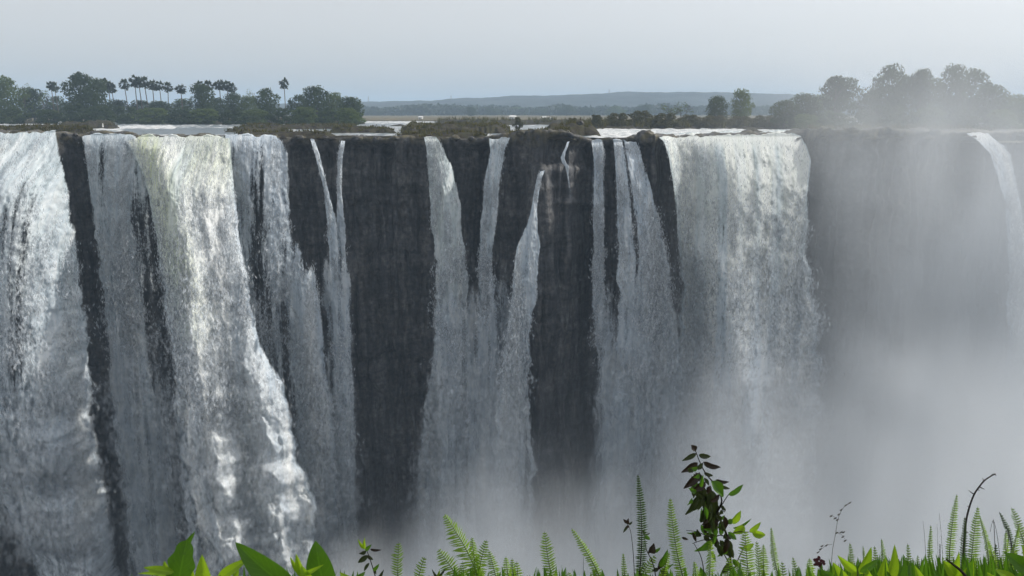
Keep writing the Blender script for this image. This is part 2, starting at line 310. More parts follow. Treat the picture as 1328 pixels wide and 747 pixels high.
# ------------------------------------------------------------------ waterfalls
def fall(name_label, rows, lipY=None, P=8, H=30, Pu=None, bulge=1.5, cov=(1.0, .9), amax=(1, 1), grn=0, back=7, lobe=1.5, fine=.35, seed=0, edge=2.0,
         roll=.0, layers=(0,), res=.22, covfn=None, dispfn=None, grnfn=None, fray=.6, drift=0., strk=1., foam=58, roll_=1.8, foamfn=None, group='curtains of falling water', vdepth=None):
    rows = np.array(rows, float); root = None
    pys = rows[:, 0]
    xc0 = (rows[0, 1] + rows[0, 2]) / 2; lp = at(xc0, pys[0], (lipY or Yc(xc0)) - .3)
    root = empty('waterfall', tuple(lp)); tag(root, name_label, 'waterfall', group)
    for li, off in enumerate(layers):
        wm = max(abs(rows[:, 2] - rows[:, 1])) / FPX * 135
        nu = int(min(420, max(14, wm / res))); nv = int(min(620, (pys[-1] - pys[0]) / FPX * 150 / (res * 1.15)))
        u = np.linspace(0, 1, nu)[None]; pv = pys[0] + (pys[-1] - pys[0]) * (np.linspace(0, 1, nv)[:, None]) ** 1.25
        xl = np.interp(pv, pys, rows[:, 1]); xr_ = np.interp(pv, pys, rows[:, 2]); w_px = xr_ - xl
        lipy = (np.full_like(u, lipY) if lipY else Yc(rows[0, 1] + (rows[0, 2] - rows[0, 1]) * u)) - .3 - off * .4
        if rows.shape[1] > 3: # extra per-row depth
            pass
        topz = at(xl[0, 0] + w_px[0, 0] * u, pys[0], lipy)[..., 2]
        pyy = pv + 0 * u; pxx = xl + w_px * u
        if li: pxx = pxx + (u - .5) * 2 * (3 + 9 * ss(0, 1, (pv - pys[0]) / 400)) * min(1, wm / 8)
        if vdepth is not None: pyy = pyy + vdepth(u) * (1 - (pv - pys[0]) / (pys[-1] - pys[0]))
        if back > 0: pyy = pyy + fbm(pxx / 16, 0 * pxx + seed, 4, seed + 60, .6) * 5 * (1 - (pv - pys[0]) / (pys[-1] - pys[0])) ** 14 * min(1, wm / 6)
        # first estimate of the drop, then the outward arc
        Yg = lipy + 0 * pyy
        Pm = (Pu(u) if Pu else P)
        for it in range(4):
            q = at(pxx, pyy, Yg); h = np.maximum(topz - q[..., 2], 0)
            Yg = lipy - Pm * (1 - np.exp(-h / H)) - bulge * np.sin(np.pi * u) * ss(0, 8, h) - off * (.35 + np.minimum(h, 60) * .02)
        wid = w_px / FPX * 135
        uu = at(pxx, pyy, Yg)[..., 0] - drift * h + 200; sd = seed + li * 37
        g = ss(0, 3, h) * (.35 + .65 * ss(2, 40, h)); sf = ss(12, 75, h)
        warp = fbm(uu / 3, h / 9, 3, sd + 3) * 1.2
        D = (fbm((uu + warp) / 4.2, h / 30, 3, sd) * lobe * 1.7 * g + fbm((uu + warp * .6) / 1.2, h / 6, 3, sd + 7, .6) * lobe * .62 * g * (1 - .45 * sf)
             + billow((uu + warp * 1.5) / 4.5, h / 6.0, 4, sd + 11) * lobe * 2.1 * ss(6, 60, h) * g + fbm(uu / .45, h / 1.0, 3, sd + 15, .6) * fine * ss(0, 2, h) * (1 - .6 * sf))
        if dispfn is not None: D = D + dispfn(u, h, pxx, pyy)
        Yg = Yg - D - roll_ * (1 - np.exp(-h / 1.3))
        ed_m = np.minimum(u, 1 - u) * wid
        pxx = pxx + (fbm(uu * 0 + 3 * (u > .5) + li, h / 2.2, 4, sd + 19, .65) * fray * 9 + (billow(0 * uu + 9 * (u > .5), h / 6, 3, sd + 23) * 9 + fbm(0 * uu + 5 * (u > .5), h / 16, 2, sd + 27) * 9) * fray * np.minimum(1, wid / 8)) * ss(2, 25, h) * ss(.0, 1, abs(u - .5) * 2)
        q = at(pxx, pyy, Yg)
        hn = h / max(h.max(), 1)
        cv = cov[0] + (cov[1] - cov[0]) * ss(0, 1, hn)
        cv = cv + strk * (.55 * fbm(uu / 1.7, h / 48, 3, sd + 31) + .25 * fbm(uu / .55, h / 26, 3, sd + 35)) * ss(0, 3, h)
        if covfn is not None: cv = cv * covfn(u, h, pxx, pyy)
        if back == 0: cv = cv * ss(0, 14, h + 3 * fbm(uu / 2, h / 3, 3, sd + 51)) 
        ew = edge * (.4 + .6 * ss(0, 30, h)); ew = np.minimum(ew, wid * .4)
        cv = cv * ss(-.15, 1, ed_m / ew) ; cv = cv * (1 if li == 0 else .74 - .08 * li)
        cv = cv + 0 * pyy
        if li: sf = np.maximum(sf, .55)
        am_ = (1 if li == 0 else .62) * (amax[0] + (amax[1] - amax[0]) * hn) * ss(0, .5, ed_m / ew)
        gr = (grn * (1 - ss(6, 40, h)) + 0 * pyy) if grnfn is None else grnfn(u, h, pxx, pyy)
        uvm = np.stack([uu + 13.7 * seed + 50 * li + 0 * pyy, h + 31 * li], -1); sfv = sf
        # ragged flecks of foam and spray flung off the curtain
        if li == 0 and foam > 0:
            rs_ = np.random.RandomState(seed + 900); dzr = np.abs(np.diff(q[:, nu // 2, 2])); area = float((dzr * (w_px[:-1, 0] / FPX * 135)).sum())
            N_ = int(area * foam); ii = rs_.choice(nv - 1, N_, p=dzr / dzr.sum()); fi = rs_.rand(N_); jf = rs_.rand(N_) * (nu - 1.001); jj = jf.astype(int); fj = (jf - jj)
            bl = lambda a: (a[ii, jj] * (1 - fi) + a[ii + 1, jj] * fi) * (1 - fj) + (a[ii, jj + 1] * (1 - fi) + a[ii + 1, jj + 1] * fi) * fj
            uu_ = uu + 0 * pyy; X_, Y_, Z_ = bl(q[..., 0]), bl(q[..., 1]), bl(q[..., 2]); h_, c_, U_, a_ = bl(h), bl(cv), bl(uu_), bl(am_); s_ = ss(4, 52, h_)
            cl_ = fbm(U_ / 1.3, h_ / 4, 3, sd + 41) * .9 + fbm(U_ / .5, h_ / 1.3, 2, sd + 45) * .5 + strk * fbm(U_ / 1.7, h_ / 48, 3, sd + 31) * .5
            keep = (cl_ * .9 + .8 * np.clip(c_, 0, 1.1) - .42 > rs_.rand(N_) * .55) & (rs_.rand(N_) < .25 + .75 * a_) & (h_ > .6) & (rs_.rand(N_) < ((1 - s_) ** 1.3 * .52 + .48) * (1 if foamfn is None else foamfn(fj * 0 + jf / nu, h_)))
            X_, Y_, Z_, h_, s_, cl_ = (v_[keep] for v_ in (X_, Y_, Z_, h_, s_, cl_)); n_ = len(X_); gr_ = ss(0, 30, h_)
            big = 1 + 2.0 * np.maximum(cl_, 0)
            off_ = np.abs(rs_.normal(0, 1, n_)) * (.12 + .5 * gr_ + .4 * s_) * big - .05
            wj = np.minimum(1, bl(wid + 0 * pyy)[keep] / 5); cen = np.stack([X_ + wj * rs_.normal(0, 1, n_) * (.06 + .2 * gr_ + .2 * s_) * big, Y_ - off_, Z_ + rs_.normal(0, .3, n_)], -1)
            ln = rs_.uniform(.13, .42, n_) * (1 - s_) + rs_.uniform(.45, 1.0, n_) * s_; wd_ = rs_.uniform(.035, .085, n_) * (1 - s_) + rs_.uniform(.22, .5, n_) * s_
            A_ = np.stack([rs_.normal(0, .12 + .3 * s_, n_), rs_.normal(0, .25 + .3 * s_, n_), -np.ones(n_)], -1); A_ /= np.linalg.norm(A_, axis=1)[:, None]
            B_ = rs_.normal(0, 1, (n_, 3)); B_[:, 2] *= .35; B_ = np.cross(A_, B_); B_ /= np.linalg.norm(B_, axis=1)[:, None]
            qb = q.copy()
            for _ in range(16):
                qb[1:-1] = (qb[:-2] + qb[1:-1] + qb[2:]) / 3; qb[:, 1:-1] = (qb[:, :-2] + qb[:, 1:-1] + qb[:, 2:]) / 3
            SN = np.cross(np.gradient(qb, axis=0), np.gradient(qb, axis=1)); SN /= np.linalg.norm(SN, axis=2)[..., None] + 1e-9
            SN *= -np.sign(SN[..., 1:2] + 1e-9)
            sn_ = SN[ii, jj][keep] + rs_.normal(0, 1, (n_, 3)) * (.34 - .1 * s_)[:, None]; sn_ /= np.linalg.norm(sn_, axis=1)[:, None]
            flip = np.sign((np.cross(A_, B_) * sn_).sum(1)) ; B_ = B_ * np.where(flip == 0, 1, flip)[:, None]
            Vf, Ff = quads(cen, A_ * ln[:, None], B_ * wd_[:, None])
            mesh_np('foam', Vf, Ff, M['foam'], root, smooth=False, origin=lp, uv=np.tile([(0, 0), (1, 0), (1, 1), (0, 1)], (n_, 1)), attrs={'amount': np.repeat(.72 - .52 * s_ ** .8, 4)}, vattrs={'flow': np.repeat(sn_, 4, 0)})
        # the water coming over the brink
        if li == 0 and back > 0:
            bd = np.array([back, back * .7, back * .45, back * .28, back * .15, back * .06])[:, None]
            q0 = q[0][None]; nb = len(bd)
            Bq = np.repeat(q0, nb, 0).copy(); Bq[..., 1] += bd; Bq[..., 0] = q0[..., 0] * (1 + bd / 135)
            Bq[..., 2] += fbm(uu[:1] / 1.5, bd / 2 + seed, 3, sd + 29) * .25 * ss(0, 1, bd) - ss(.3, 1, bd / back) * .35 * 0 + .02
            q = np.concatenate([Bq, q], 0)
            cat = lambda a, v: np.concatenate([np.repeat(a[:1] if v is None else np.full_like(a[:1], v), nb, 0), a], 0)
            fadeb = (1 - ss(.4, 1, bd / back))
            cv = np.concatenate([cv[:1] * (.35 + .65 * fadeb), cv], 0); am_ = cat(am_ + 0 * pyy, None); gr = cat(gr, None)
            uvb = np.repeat(uvm[:1], nb, 0).copy(); uvb[..., 1] -= bd; uvm = np.concatenate([uvb, uvm], 0); sfv = np.concatenate([0 * uvb[..., 0], sf], 0)
        n, m = q.shape[:2]
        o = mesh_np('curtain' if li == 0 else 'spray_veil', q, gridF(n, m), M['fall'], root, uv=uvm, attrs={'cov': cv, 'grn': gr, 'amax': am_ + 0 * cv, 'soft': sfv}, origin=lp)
    return root

BOT = 930
fall('broad white waterfall at the left edge of the view, dark cliff on its right',
     [(172, -120, 76), (200, -122, 82), (240, -124, 92), (330, -122, 107), (420, -110, 120), (455, -100, 126), (540, -60, 128), (640, -15, 142), (747, 40, 166), (BOT, 90, 195)],
     P=17, H=24, bulge=5, cov=(.84, .72), grn=.15, seed=1, drift=.06, lobe=1.5, layers=(0,), edge=3.,
     covfn=lambda u, h, x, y: 1 - .42 * ss(-20, 10, x) * (1 - ss(30, 75, x)) * ss(3, 12, h) * (1 - ss(28, 50, h)))
fall('thin white veil of water between the dark cleft and the great greenish waterfall',
     [(175, 104, 178), (200, 108, 190), (300, 118, 200), (400, 128, 215), (500, 135, 228), (600, 148, 240), (747, 165, 262), (BOT, 180, 290)],
     P=6, H=30, bulge=1.0, cov=(.78, .6), amax=(1, .85), grn=.1, seed=2, lobe=1.0, layers=(0,),
     covfn=lambda u, h, x, y: 1 - .5 * ss(.5, .75, u) * ss(4, 14, h) * (1 - ss(.8, 1, u) * .3))
fall('great greenish white waterfall arching out and brightly lit along its ragged right edge',
     [(177, 158, 300), (185, 165, 301), (230, 185, 305), (300, 200, 314), (350, 206, 322), (385, 210, 325), (450, 216, 346), (500, 220, 368), (530, 223, 375),
      (590, 229, 386), (640, 235, 410), (680, 238, 410), (747, 243, 408), (BOT, 255, 410)],
     Pu=lambda u: 17 + 7 * np.exp(-((u - .25) / .22) ** 2) + 9 * u, H=30, bulge=5.5, cov=(1.15, 1.2), seed=3, lobe=2.1, drift=.15, grnfn=lambda u, h, x, y: .9 * np.exp(-((x - (188 + h * 2.4)) / 22) ** 2) * (1 - ss(14, 34, h)) + .5 * ss(210, 250, x) * (1 - ss(3, 12, h)), layers=(0,), edge=1.8, fine=.45, res=.2,
     dispfn=lambda u, h, x, y: 2.5 * np.exp(-((x - (196 + h * 1.9)) / 26) ** 2) * (1 - ss(25, 60, h)) * ss(0, 2, h) + 2.5 * np.exp(-((x - (300 + h * 1.0)) / 22) ** 2) * ss(5, 40, h),
     covfn=lambda u, h, x, y: 1 - .35 * (1 - ss(.0, .25, u)) * ss(10, 40, h))
fall('dim grey striped veil just right of the great greenish waterfall',
     [(176, 288, 360), (183, 290, 370), (200, 292, 376), (300, 298, 382), (360, 305, 410), (500, 330, 420), (640, 345, 436), (747, 360, 440), (BOT, 375, 440)],
     P=6, H=25, bulge=1, cov=(.72, .5), amax=(1, .7), grn=.0, seed=4, lobe=.8, layers=(0,), covfn=lambda u, h, x, y: 1 - .25 * ss(2, 10, h))
fall('narrow ribbon of water slanting right from a notch beside the striped veil',
     [(182, 401, 409), (200, 407, 416), (240, 417, 426), (290, 421, 440), (400, 424, 452), (560, 428, 466), (747, 430, 470), (BOT, 432, 470)],
     P=5, H=30, bulge=.4, cov=(1.0, .55), amax=(1, .62), seed=5, lobe=.5, back=3, res=.14, edge=1.5, fray=.5)
fall('short faint ribbon of water from a small notch, right of the narrow slanting ribbon',
     [(183, 441, 449), (200, 437, 446), (240, 436, 444), (300, 434, 450), (500, 440, 462), (747, 445, 466), (BOT, 445, 466)],
     P=4, H=30, bulge=.4, cov=(.95, .45), amax=(1, .4), seed=6, lobe=.4, back=3, res=.14, edge=1.2, fray=.5)
fall('tall single white column of water in the middle, leaving a narrow notch in the rim',
     [(179, 548, 568), (192, 551, 577), (215, 552, 588), (260, 555, 598), (350, 560, 606), (450, 560, 612), (560, 545, 622), (660, 535, 640), (800, 530, 655), (BOT, 530, 660)],
     P=9, H=25, bulge=2.5, cov=(1.12, .4), amax=(1, .3), grn=.25, seed=7, lobe=.9, back=4, layers=(0,), res=.16, edge=1.6)
fall('pale column of water right of the tall single column, fed by a frothy notch',
     [(180, 631, 664), (196, 633, 657), (230, 626, 652), (300, 618, 648), (380, 616, 642), (450, 612, 652), (560, 598, 672), (700, 590, 690), (BOT, 585, 700)],
     P=7, H=25, bulge=1, cov=(.98, .5), amax=(1, .32), grn=.1, seed=8, lobe=.8, back=5, res=.16)
fall('soft puff of spray bursting from a ledge between the striped veil and slanting ribbon',
     [(290, 374, 394), (310, 371, 402), (345, 372, 412), (420, 368, 424), (560, 378, 448), (747, 385, 455), (BOT, 390, 455)],
     lipY=127.5, P=4, H=30, bulge=3, cov=(1.1, .6), amax=(.9, .4), seed=21, lobe=1.4, back=0, layers=(0,), res=.2, edge=3)
fall('wide faint veil of spray where the slanting ribbon and the short ribbon meet',
     [(282, 420, 450), (310, 412, 456), (400, 414, 464), (500, 412, 468), (640, 408, 472), (747, 408, 474), (BOT, 408, 474)],
     lipY=129.5, P=4, H=30, bulge=1, cov=(.8, .62), amax=(.6, .5), seed=22, lobe=1.0, back=0, res=.2, edge=3)
fall('crooked stream spilling off the ledge of the dark rock buttress',
     [(223, 699, 708), (232, 695, 703), (270, 687, 698), (290, 681, 699), (320, 667, 702), (400, 655, 695), (520, 640, 694), (700, 630, 700), (BOT, 630, 700)],
     lipY=125.2, P=3.5, H=30, bulge=.5, cov=(1.1, .5), amax=(1, .3), seed=9, lobe=.6, back=1.2, res=.14, edge=1.4)
fall('small white rivulet tumbling over the top of the dark rock buttress',
     [(184, 735, 739), (190, 733, 737), (198, 729, 734), (205, 726, 733), (211, 728, 735), (216, 732, 739), (228, 735, 738), (245, 737, 741), (262, 738, 743)],
     lipY=127.4, P=1.6, H=8, bulge=.2, cov=(.9, .2), amax=(1, .25), foam=0, seed=10, lobe=.25, back=1.5, res=.09, edge=.4, fray=.3)
fall('wide faint curtain of spray hanging behind the lower middle columns of water',
     [(300, 556, 690), (400, 550, 694), (560, 538, 700), (700, 525, 715), (BOT, 520, 725)],
     lipY=127.5, P=5, H=30, bulge=1, cov=(.72, .95), amax=(.35, .6), seed=23, lobe=.8, back=0, res=.24, edge=6, foam=0)
fall('faint broad curtain of spray filling the rock below the faint veil and twin waterfall',
     [(310, 772, 868), (400, 764, 884), (560, 745, 900), (700, 730, 910), (BOT, 725, 915)],
     lipY=128.5, P=5, H=30, bulge=1, cov=(.72, .95), amax=(.35, .6), seed=24, lobe=.8, back=0, res=.24, edge=6, foam=0)
fall('dim low veil of spray across the dark cleft beside the left edge waterfall',
     [(360, 118, 150), (450, 122, 215), (560, 130, 240), (700, 148, 262), (BOT, 170, 285)],
     lipY=121.5, P=5, H=30, bulge=1, cov=(.7, .95), amax=(.3, .6), seed=25, lobe=.8, back=0, res=.24, edge=6, foam=0)
fall('thin faint veil of water just right of the dark rock buttress',
     [(184, 764, 784), (200, 766, 786), (300, 764, 788), (400, 762, 794), (500, 768, 815), (700, 760, 830), (BOT, 760, 830)],
     P=5, H=30, bulge=.6, cov=(.7, .45), amax=(1, .4), seed=11, lobe=.5, back=5, res=.16)
fall('twin striped waterfall with a bright right edge, left of the dark cleft and boulder',
     [(184, 792, 828), (195, 794, 833), (235, 796, 845), (285, 797, 857), (320, 797, 868), (420, 796, 885), (560, 790, 905), (747, 780, 920), (BOT, 780, 920)],
     P=8, H=24, bulge=2.6, cov=(.86, .55), amax=(1, .4), grn=.0, seed=12, lobe=1.0, back=5, layers=(0,), res=.18,
     covfn=lambda u, h, x, y: 1 - .5 * np.exp(-((u - .42) / .06) ** 2) * (1 - ss(15, 40, h)) - .3 * ss(30, 60, h))
fall('largest right hand waterfall, a broad turbulent white curtain beyond the boulder',
     [(177, 853, 1030), (184, 859, 1041), (196, 863, 1048), (215, 867, 1054), (250, 872, 1050), (330, 880, 1046), (400, 880, 1060), (470, 870, 1070), (560, 860, 1066), (747, 850, 1060), (BOT, 850, 1060)],
     Pu=lambda u: 8 - 3 * ss(.3, .9, u), H=20, bulge=2, cov=(1.2, .95), amax=(1, .75), grn=.25, seed=13, foamfn=lambda u, h: 1 - .85 * ss(.25, .5, u) * (1 - ss(7, 15, h)),  lobe=1.3, back=30, layers=(0,), res=.22, edge=2,
     dispfn=lambda u, h, x, y: 13 * ss(.15, .5, u) * (1 - np.exp(-h / (3 + 7 * u))) + 7 * np.exp(-((x - (921 + (y - 310) * .22)) / 20) ** 2) * ss(13, 20, h) * (1 - ss(45, 70, h)) + fbm(u * 11, h / 2.6, 4, 99) * 1.8 * ss(.4, .7, u) * ss(.3, 3, h) * (1 - ss(14, 30, h)),
     vdepth=lambda u: -6 * ss(.4, 1, u))
fall('distant waterfall at the right edge, pale and half lost in drifting mist',
     [(174, 1252, 1284), (186, 1268, 1302), (200, 1282, 1312), (260, 1300, 1326), (350, 1304, 1340), (500, 1300, 1350), (BOT, 1290, 1360)],
     P=9, H=10, bulge=1, cov=(1.2, .9), amax=(1, .8), seed=14, lobe=.9, back=1.5, res=.2)


# ------------------------------------------------------------------ rock shelves and islets along the brink
RS = random.Random(5)
grass_pts = []
def shelf(px0, px1, pyn, pyt, L, seed, grass=0.0, rim_follow=False, name='terrain', rough=.5, mat='shelf', tall=.6):
    n = int(max(24, (px1 - px0) * 1.3)); m = int(max(14, L * 1.6)); m = min(m, 60)
    u = np.linspace(0, 1, n)[None]; v = np.linspace(0, 1, m)[:, None]
    px = px0 + (px1 - px0) * u
    Yn = np.array([atz(p, pyn, 0.0).y for p in px[0]])[None]
    if rim_follow: Yn = Yc(px) + .9
    Ymid = Yn + L * .4; ht = at(px, pyt, Ymid)[..., 2]
    endr = np.clip(np.minimum(u, 1 - u) * (px1 - px0) / 16, 0, 1) ** .6
    wob = fbm(px / 14, v * 3 + seed, 3, seed) * .14
    Y = Yn + (v + wob * (1 - v)) * L * (.35 + .65 * endr)
    xw = at(px, 177, Yn)[..., 0]; Xw = xw * (1 + (Y - Yn) / (Yn + 5))
    vb = np.clip(np.minimum((v + .02) * 5.0, (1 - v) * 3), 0, 1) ** .7
    hn = .75 + fbm(Xw / 3.5, Y / 3.5, 4, seed + 3) * rough + fbm(Xw / 1.1, Y / 1.1, 3, seed + 6) * rough * .35
    Z = ht * endr * vb * hn - .35 * (1 - vb * endr) - .05
    o = grid(name, np.stack([Xw, Y, Z], -1), M[mat]); tag(o, kind='structure')
    if grass:
        k = int(grass * (px1 - px0) * L / 6)
        for _ in range(k):
            i, j = RS.randrange(1, m - 1), RS.randrange(1, n - 1)
            if Z[i, j] > .15 and vn(Xw[i, j] / 4, Y[i, j] / 4, seed) > .35: grass_pts.append((Xw[i, j], Y[i, j], Z[i, j] - .05, tall))
    return o
shelf(-160, 124, 174.5, 162.5, 26, 101, grass=.55)
shelf(52, 118, 175, 170, 6, 103, rough=.3)
shelf(72, 157, 166.5, 157.5, 34, 105, grass=.1, rough=.8)
shelf(-200, 80, 160.5, 156, 60, 107, grass=.05)
shelf(288, 382, 171.5, 166, 16, 109, grass=.25)
shelf(190, 476, 161, 155.5, 70, 111, grass=.12, tall=1.2)
shelf(308, 472, 168, 160.5, 36, 113, grass=.3)
shelf(300, 440, 178, 168.5, 10, 115, grass=.45, rim_follow=True)
shelf(424, 516, 172.5, 163, 20, 117, grass=.3)
shelf(372, 548, 179, 175, 4.5, 119, rim_follow=True, rough=.8)
shelf(502, 533, 163.8, 160.5, 12, 121, rough=.8)
shelf(518, 664, 173, 159, 40, 123, grass=.4)
shelf(510, 634, 180, 171, 9, 125, grass=.5, rim_follow=True)
shelf(655, 748, 175, 166, 6, 127, grass=.5, rim_follow=True)
shelf(698, 780, 176.5, 158.5, 16, 129, grass=.25, rough=.35)
shelf(560, 800, 162, 155, 50, 131, grass=.12, tall=1.6)
shelf(740, 1042, 167.5, 160, 60, 133, grass=.25, tall=1.6)
shelf(956, 994, 173.5, 166.5, 10, 135, rough=.8)
shelf(1032, 1640, 169, 165, 75, 137, grass=.12, rim_follow=True, tall=1.0)

def boulder(px, py, Yoff, wpx, hpx, label, seed, group='boulders at the brink'):
    Yb = Yc(px) + Yoff; c = at(px, py, Yb); w_ = wpx / FPX * Yb / 2; h_ = hpx / FPX * Yb
    n, m = 36, 20; th = np.linspace(0, 2 * math.pi, n)[:, None]; ph = np.linspace(0, math.pi, m)[None]
    dx, dy, dz = np.cos(th) * np.sin(ph), np.sin(th) * np.sin(ph), np.cos(ph) + 0 * th
    rr = 1 + .32 * fbm(dx * 2.2 + dz * 1.3 + 5, dy * 2.2 - dz * 1.7 + 5, 4, seed) + .1 * fbm(dx * 7 + 9, dy * 7 + dz * 6 + 9, 3, seed + 4)
    rr[-1] = rr[0]
    P_ = np.stack([dx * rr * w_, dy * rr * w_ * .8, dz * rr * h_], -1)
    o = grid('boulder', P_, M['rock']); o.location = c; tag(o, label, 'boulder', group); return o
boulder(131, 174, 2.0, 34, 4.5, 'low dark boulder in the river just right of the reddish rock flat', 201)
boulder(161, 174, 2.4, 26, 4.0, 'low smooth dark boulder in the river above the great greenish waterfall', 202)
boulder(838, 179, 1.0, 26, 9, 'craggy dark boulder on the brink beside the largest right hand waterfall', 203)
boulder(820, 181, 1.2, 22, 4, 'flat dark boulder in the shallow water left of the craggy boulder', 204)
boulder(797, 181.5, 1.2, 10, 3, 'small dark boulder breaking the shallow water above the twin striped waterfall', 205)
boulder(568, 182, .6, 7, 3, 'small dark boulder standing in the notch above the tall single column', 206)
boulder(752, 159, 9, 9, 3, 'squat dark boulder on the rounded rocky mound by the upright stump', 207)

rim_rocks = [(84, 8, 3), (98, 6, 2.5), (388, 12, 3.5), (422, 9, 3), (463, 14, 3.5), (488, 8, 2.5), (512, 12, 3.5), (590, 13, 4), (611, 9, 3), (676, 14, 4), (1068, 16, 5), (1105, 18, 4), (1150, 20, 5), (1212, 16, 4)]
for i, (p_, w_, h_) in enumerate(rim_rocks):
    nm_ = ['first', 'second', 'third', 'fourth', 'fifth', 'sixth', 'seventh', 'eighth', 'ninth', 'tenth', 'eleventh', 'twelfth', 'thirteenth', 'fourteenth'][i]
    boulder(p_, float(rim(p_)) + 1.5, .6, w_, h_, f'dark rock on the cliff rim, {nm_} from the left of the 14 rim rocks', 220 + i, 'rocks along the cliff rim')
def stumps():
    def post(name, px, pyb, pyt, Yd, wpx, mat, label, cat):
        b = at(px, pyb, Yd); t = at(px, pyt, Yd); h = t[2] - b[2]; r_ = wpx / FPX * Yd / 2
        n, m = 10, 9; th = np.linspace(0, 2 * math.pi, n)[:, None]; v = np.linspace(0, 1, m)[None]
        rad = r_ * (1.15 - .35 * v + .18 * fbm(th * 2, v * 5, 2, 9)); rad[-1] = rad[0]; rad[:, -1] *= .3
        P_ = np.stack([np.cos(th) * rad + .15 * h * v * v * .3, np.sin(th) * rad, v * h + 0 * th], -1)
        o = grid(name, P_, mat); o.location = b; tag(o, label, cat)
    post('tree_stump', 752.5, 163, 152, 150, 2.2, M['bark'], 'thin dark upright stump on top of the rounded rocky mound', 'tree stump')
    post('marker_post', 133.5, 165, 160, 206, 1.4, m_simple('white_paint', (.75, .75, .72), var=.1), 'thin white upright post among the dark rocks, upper left', 'post')
stumps()

if grass_pts:
    rg = np.random.RandomState(3); gp = np.array(grass_pts); k = 10
    G = np.repeat(gp, k, 0); n = len(G); sp = rg.normal(0, .28, (n, 2)); hgt = G[:, 3] * rg.uniform(.35, 1.1, n)
    base = np.stack([G[:, 0] + sp[:, 0], G[:, 1] + sp[:, 1], G[:, 2]], -1); lean = rg.normal(0, .35, (n, 2)); up = np.stack([lean[:, 0] * hgt, lean[:, 1] * hgt, hgt], -1)
    th = rg.uniform(0, math.pi, n); sd_ = np.stack([np.cos(th), np.sin(th), 0 * th], -1) * rg.uniform(.05, .12, n)[:, None] * 1.6
    V = np.stack([base - sd_, base + sd_, base + up + sd_ * .2, base + up - sd_ * .2], 1).reshape(-1, 3)
    tag(mesh_np('tussock_grass', V, np.arange(len(V)).reshape(-1, 4), M['reed'], smooth=False), kind='stuff')

# ------------------------------------------------------------------ trees
def tube(pts, rad, n=7):
    pts = np.array(pts, float); rad = np.array(rad, float); V = []; F = []
    for i, (p, r_) in enumerate(zip(pts, rad)):
        d = pts[min(i + 1, len(pts) - 1)] - pts[max(i - 1, 0)]; d = d / (np.linalg.norm(d) + 1e-9)
        a = np.cross(d, (0, 1, 0) if abs(d[1]) < .9 else (1, 0, 0)); a /= np.linalg.norm(a); b = np.cross(d, a)
        for j in range(n):
            t = 2 * math.pi * j / n; V.append(p + (a * math.cos(t) + b * math.sin(t)) * r_)
    for i in range(len(pts) - 1):
        for j in range(n): F.append((i * n + j, i * n + (j + 1) % n, (i + 1) * n + (j + 1) % n, (i + 1) * n + j))
    return np.array(V), np.array(F)
def join(parts):
    V = []; F = []; o = 0
    for v, f in parts: V.append(v); F.append(f + o); o += len(v)
    return np.concatenate(V), np.concatenate(F)
def leafcloud(rs, clumps, n, size):
    """clumps: (centre, radii); leaf faces fill each clump's outer half"""
    vol = np.array([c[1][0] * c[1][1] * c[1][2] for c in clumps]) ** (2 / 3); pr = vol / vol.sum()
    idx = rs.choice(len(clumps), n, p=pr); cen = np.array([clumps[i][0] for i in idx]); rad = np.array([clumps[i][1] for i in idx])
    d = rs.normal(size=(n, 3)); d /= np.linalg.norm(d, axis=1)[:, None]; rr = rs.uniform(.35, 1.0, n) ** .5 * (1 + rs.normal(0, .07, n))
    Cn = cen + d * rad * rr[:, None]
    nr = d + rs.normal(0, .6, (n, 3)); nr /= np.linalg.norm(nr, axis=1)[:, None]
    a = np.cross(nr, rs.normal(size=(n, 3))); a /= np.linalg.norm(a, axis=1)[:, None]; b = np.cross(nr, a)
    s_ = size * rs.uniform(.5, 1.3, n)[:, None]
    return quads(Cn, a * s_, b * s_ * .7)
def proto_broad(seed, low=.1, wide=.5, n=4200, leaf='leafA', trunks=1, nclump=20, size=.018, flat=1.0):
    rs = np.random.RandomState(seed); cl = []
    for i in range(nclump):
        z = low + (1 - low) * (i + .5) / nclump; z = min(z, .9)
        prof = math.sin(min(1, (z - low) / (.98 - low) * .78 + .2) * math.pi) ** .55
        ang = i * 2.4 + rs.uniform(-.5, .5); rr = wide * prof * rs.uniform(.25, .75)
        q = rs.uniform(.12, .21) * (.75 + .5 * prof)
        cl.append((np.array([math.cos(ang) * rr, math.sin(ang) * rr, z]), np.array([q * 1.15, q * 1.15, q * .72 * flat])))
    for i in range(nclump // 2):   # small tufts that break the outline
        ang = rs.uniform(0, 6.28); z = rs.uniform(low + .15, .93); prof = math.sin(min(1, (z - low) / (.98 - low) * .78 + .2) * math.pi) ** .55
        q = rs.uniform(.04, .08); cl.append((np.array([math.cos(ang) * wide * prof * .95, math.sin(ang) * wide * prof * .95, z]), np.array([q, q, q * .8])))
    V, F = leafcloud(rs, cl, n, size)
    tb = []
    for t in range(trunks):
        bx = (t - (trunks - 1) / 2) * .09; lx = rs.uniform(-.08, .08) + bx * 1.2
        tb.append(tube([(bx, 0, -.03), (bx + lx * .2, .01, .2), (bx + lx * .6, .02, .45), (bx + lx, .0, .75)], [.028, .02, .014, .004]))
        for c in cl[t::trunks][:7]:
            z0 = min(.6, max(.12, c[0][2] - .22)); tb.append(tube([(bx + lx * z0, 0, z0), tuple((np.array([bx + lx * z0, 0, z0]) + c[0]) / 2 + [0, 0, .02]), tuple(c[0])], [.012, .008, .003], 5))
    return (V, F), join(tb), leaf
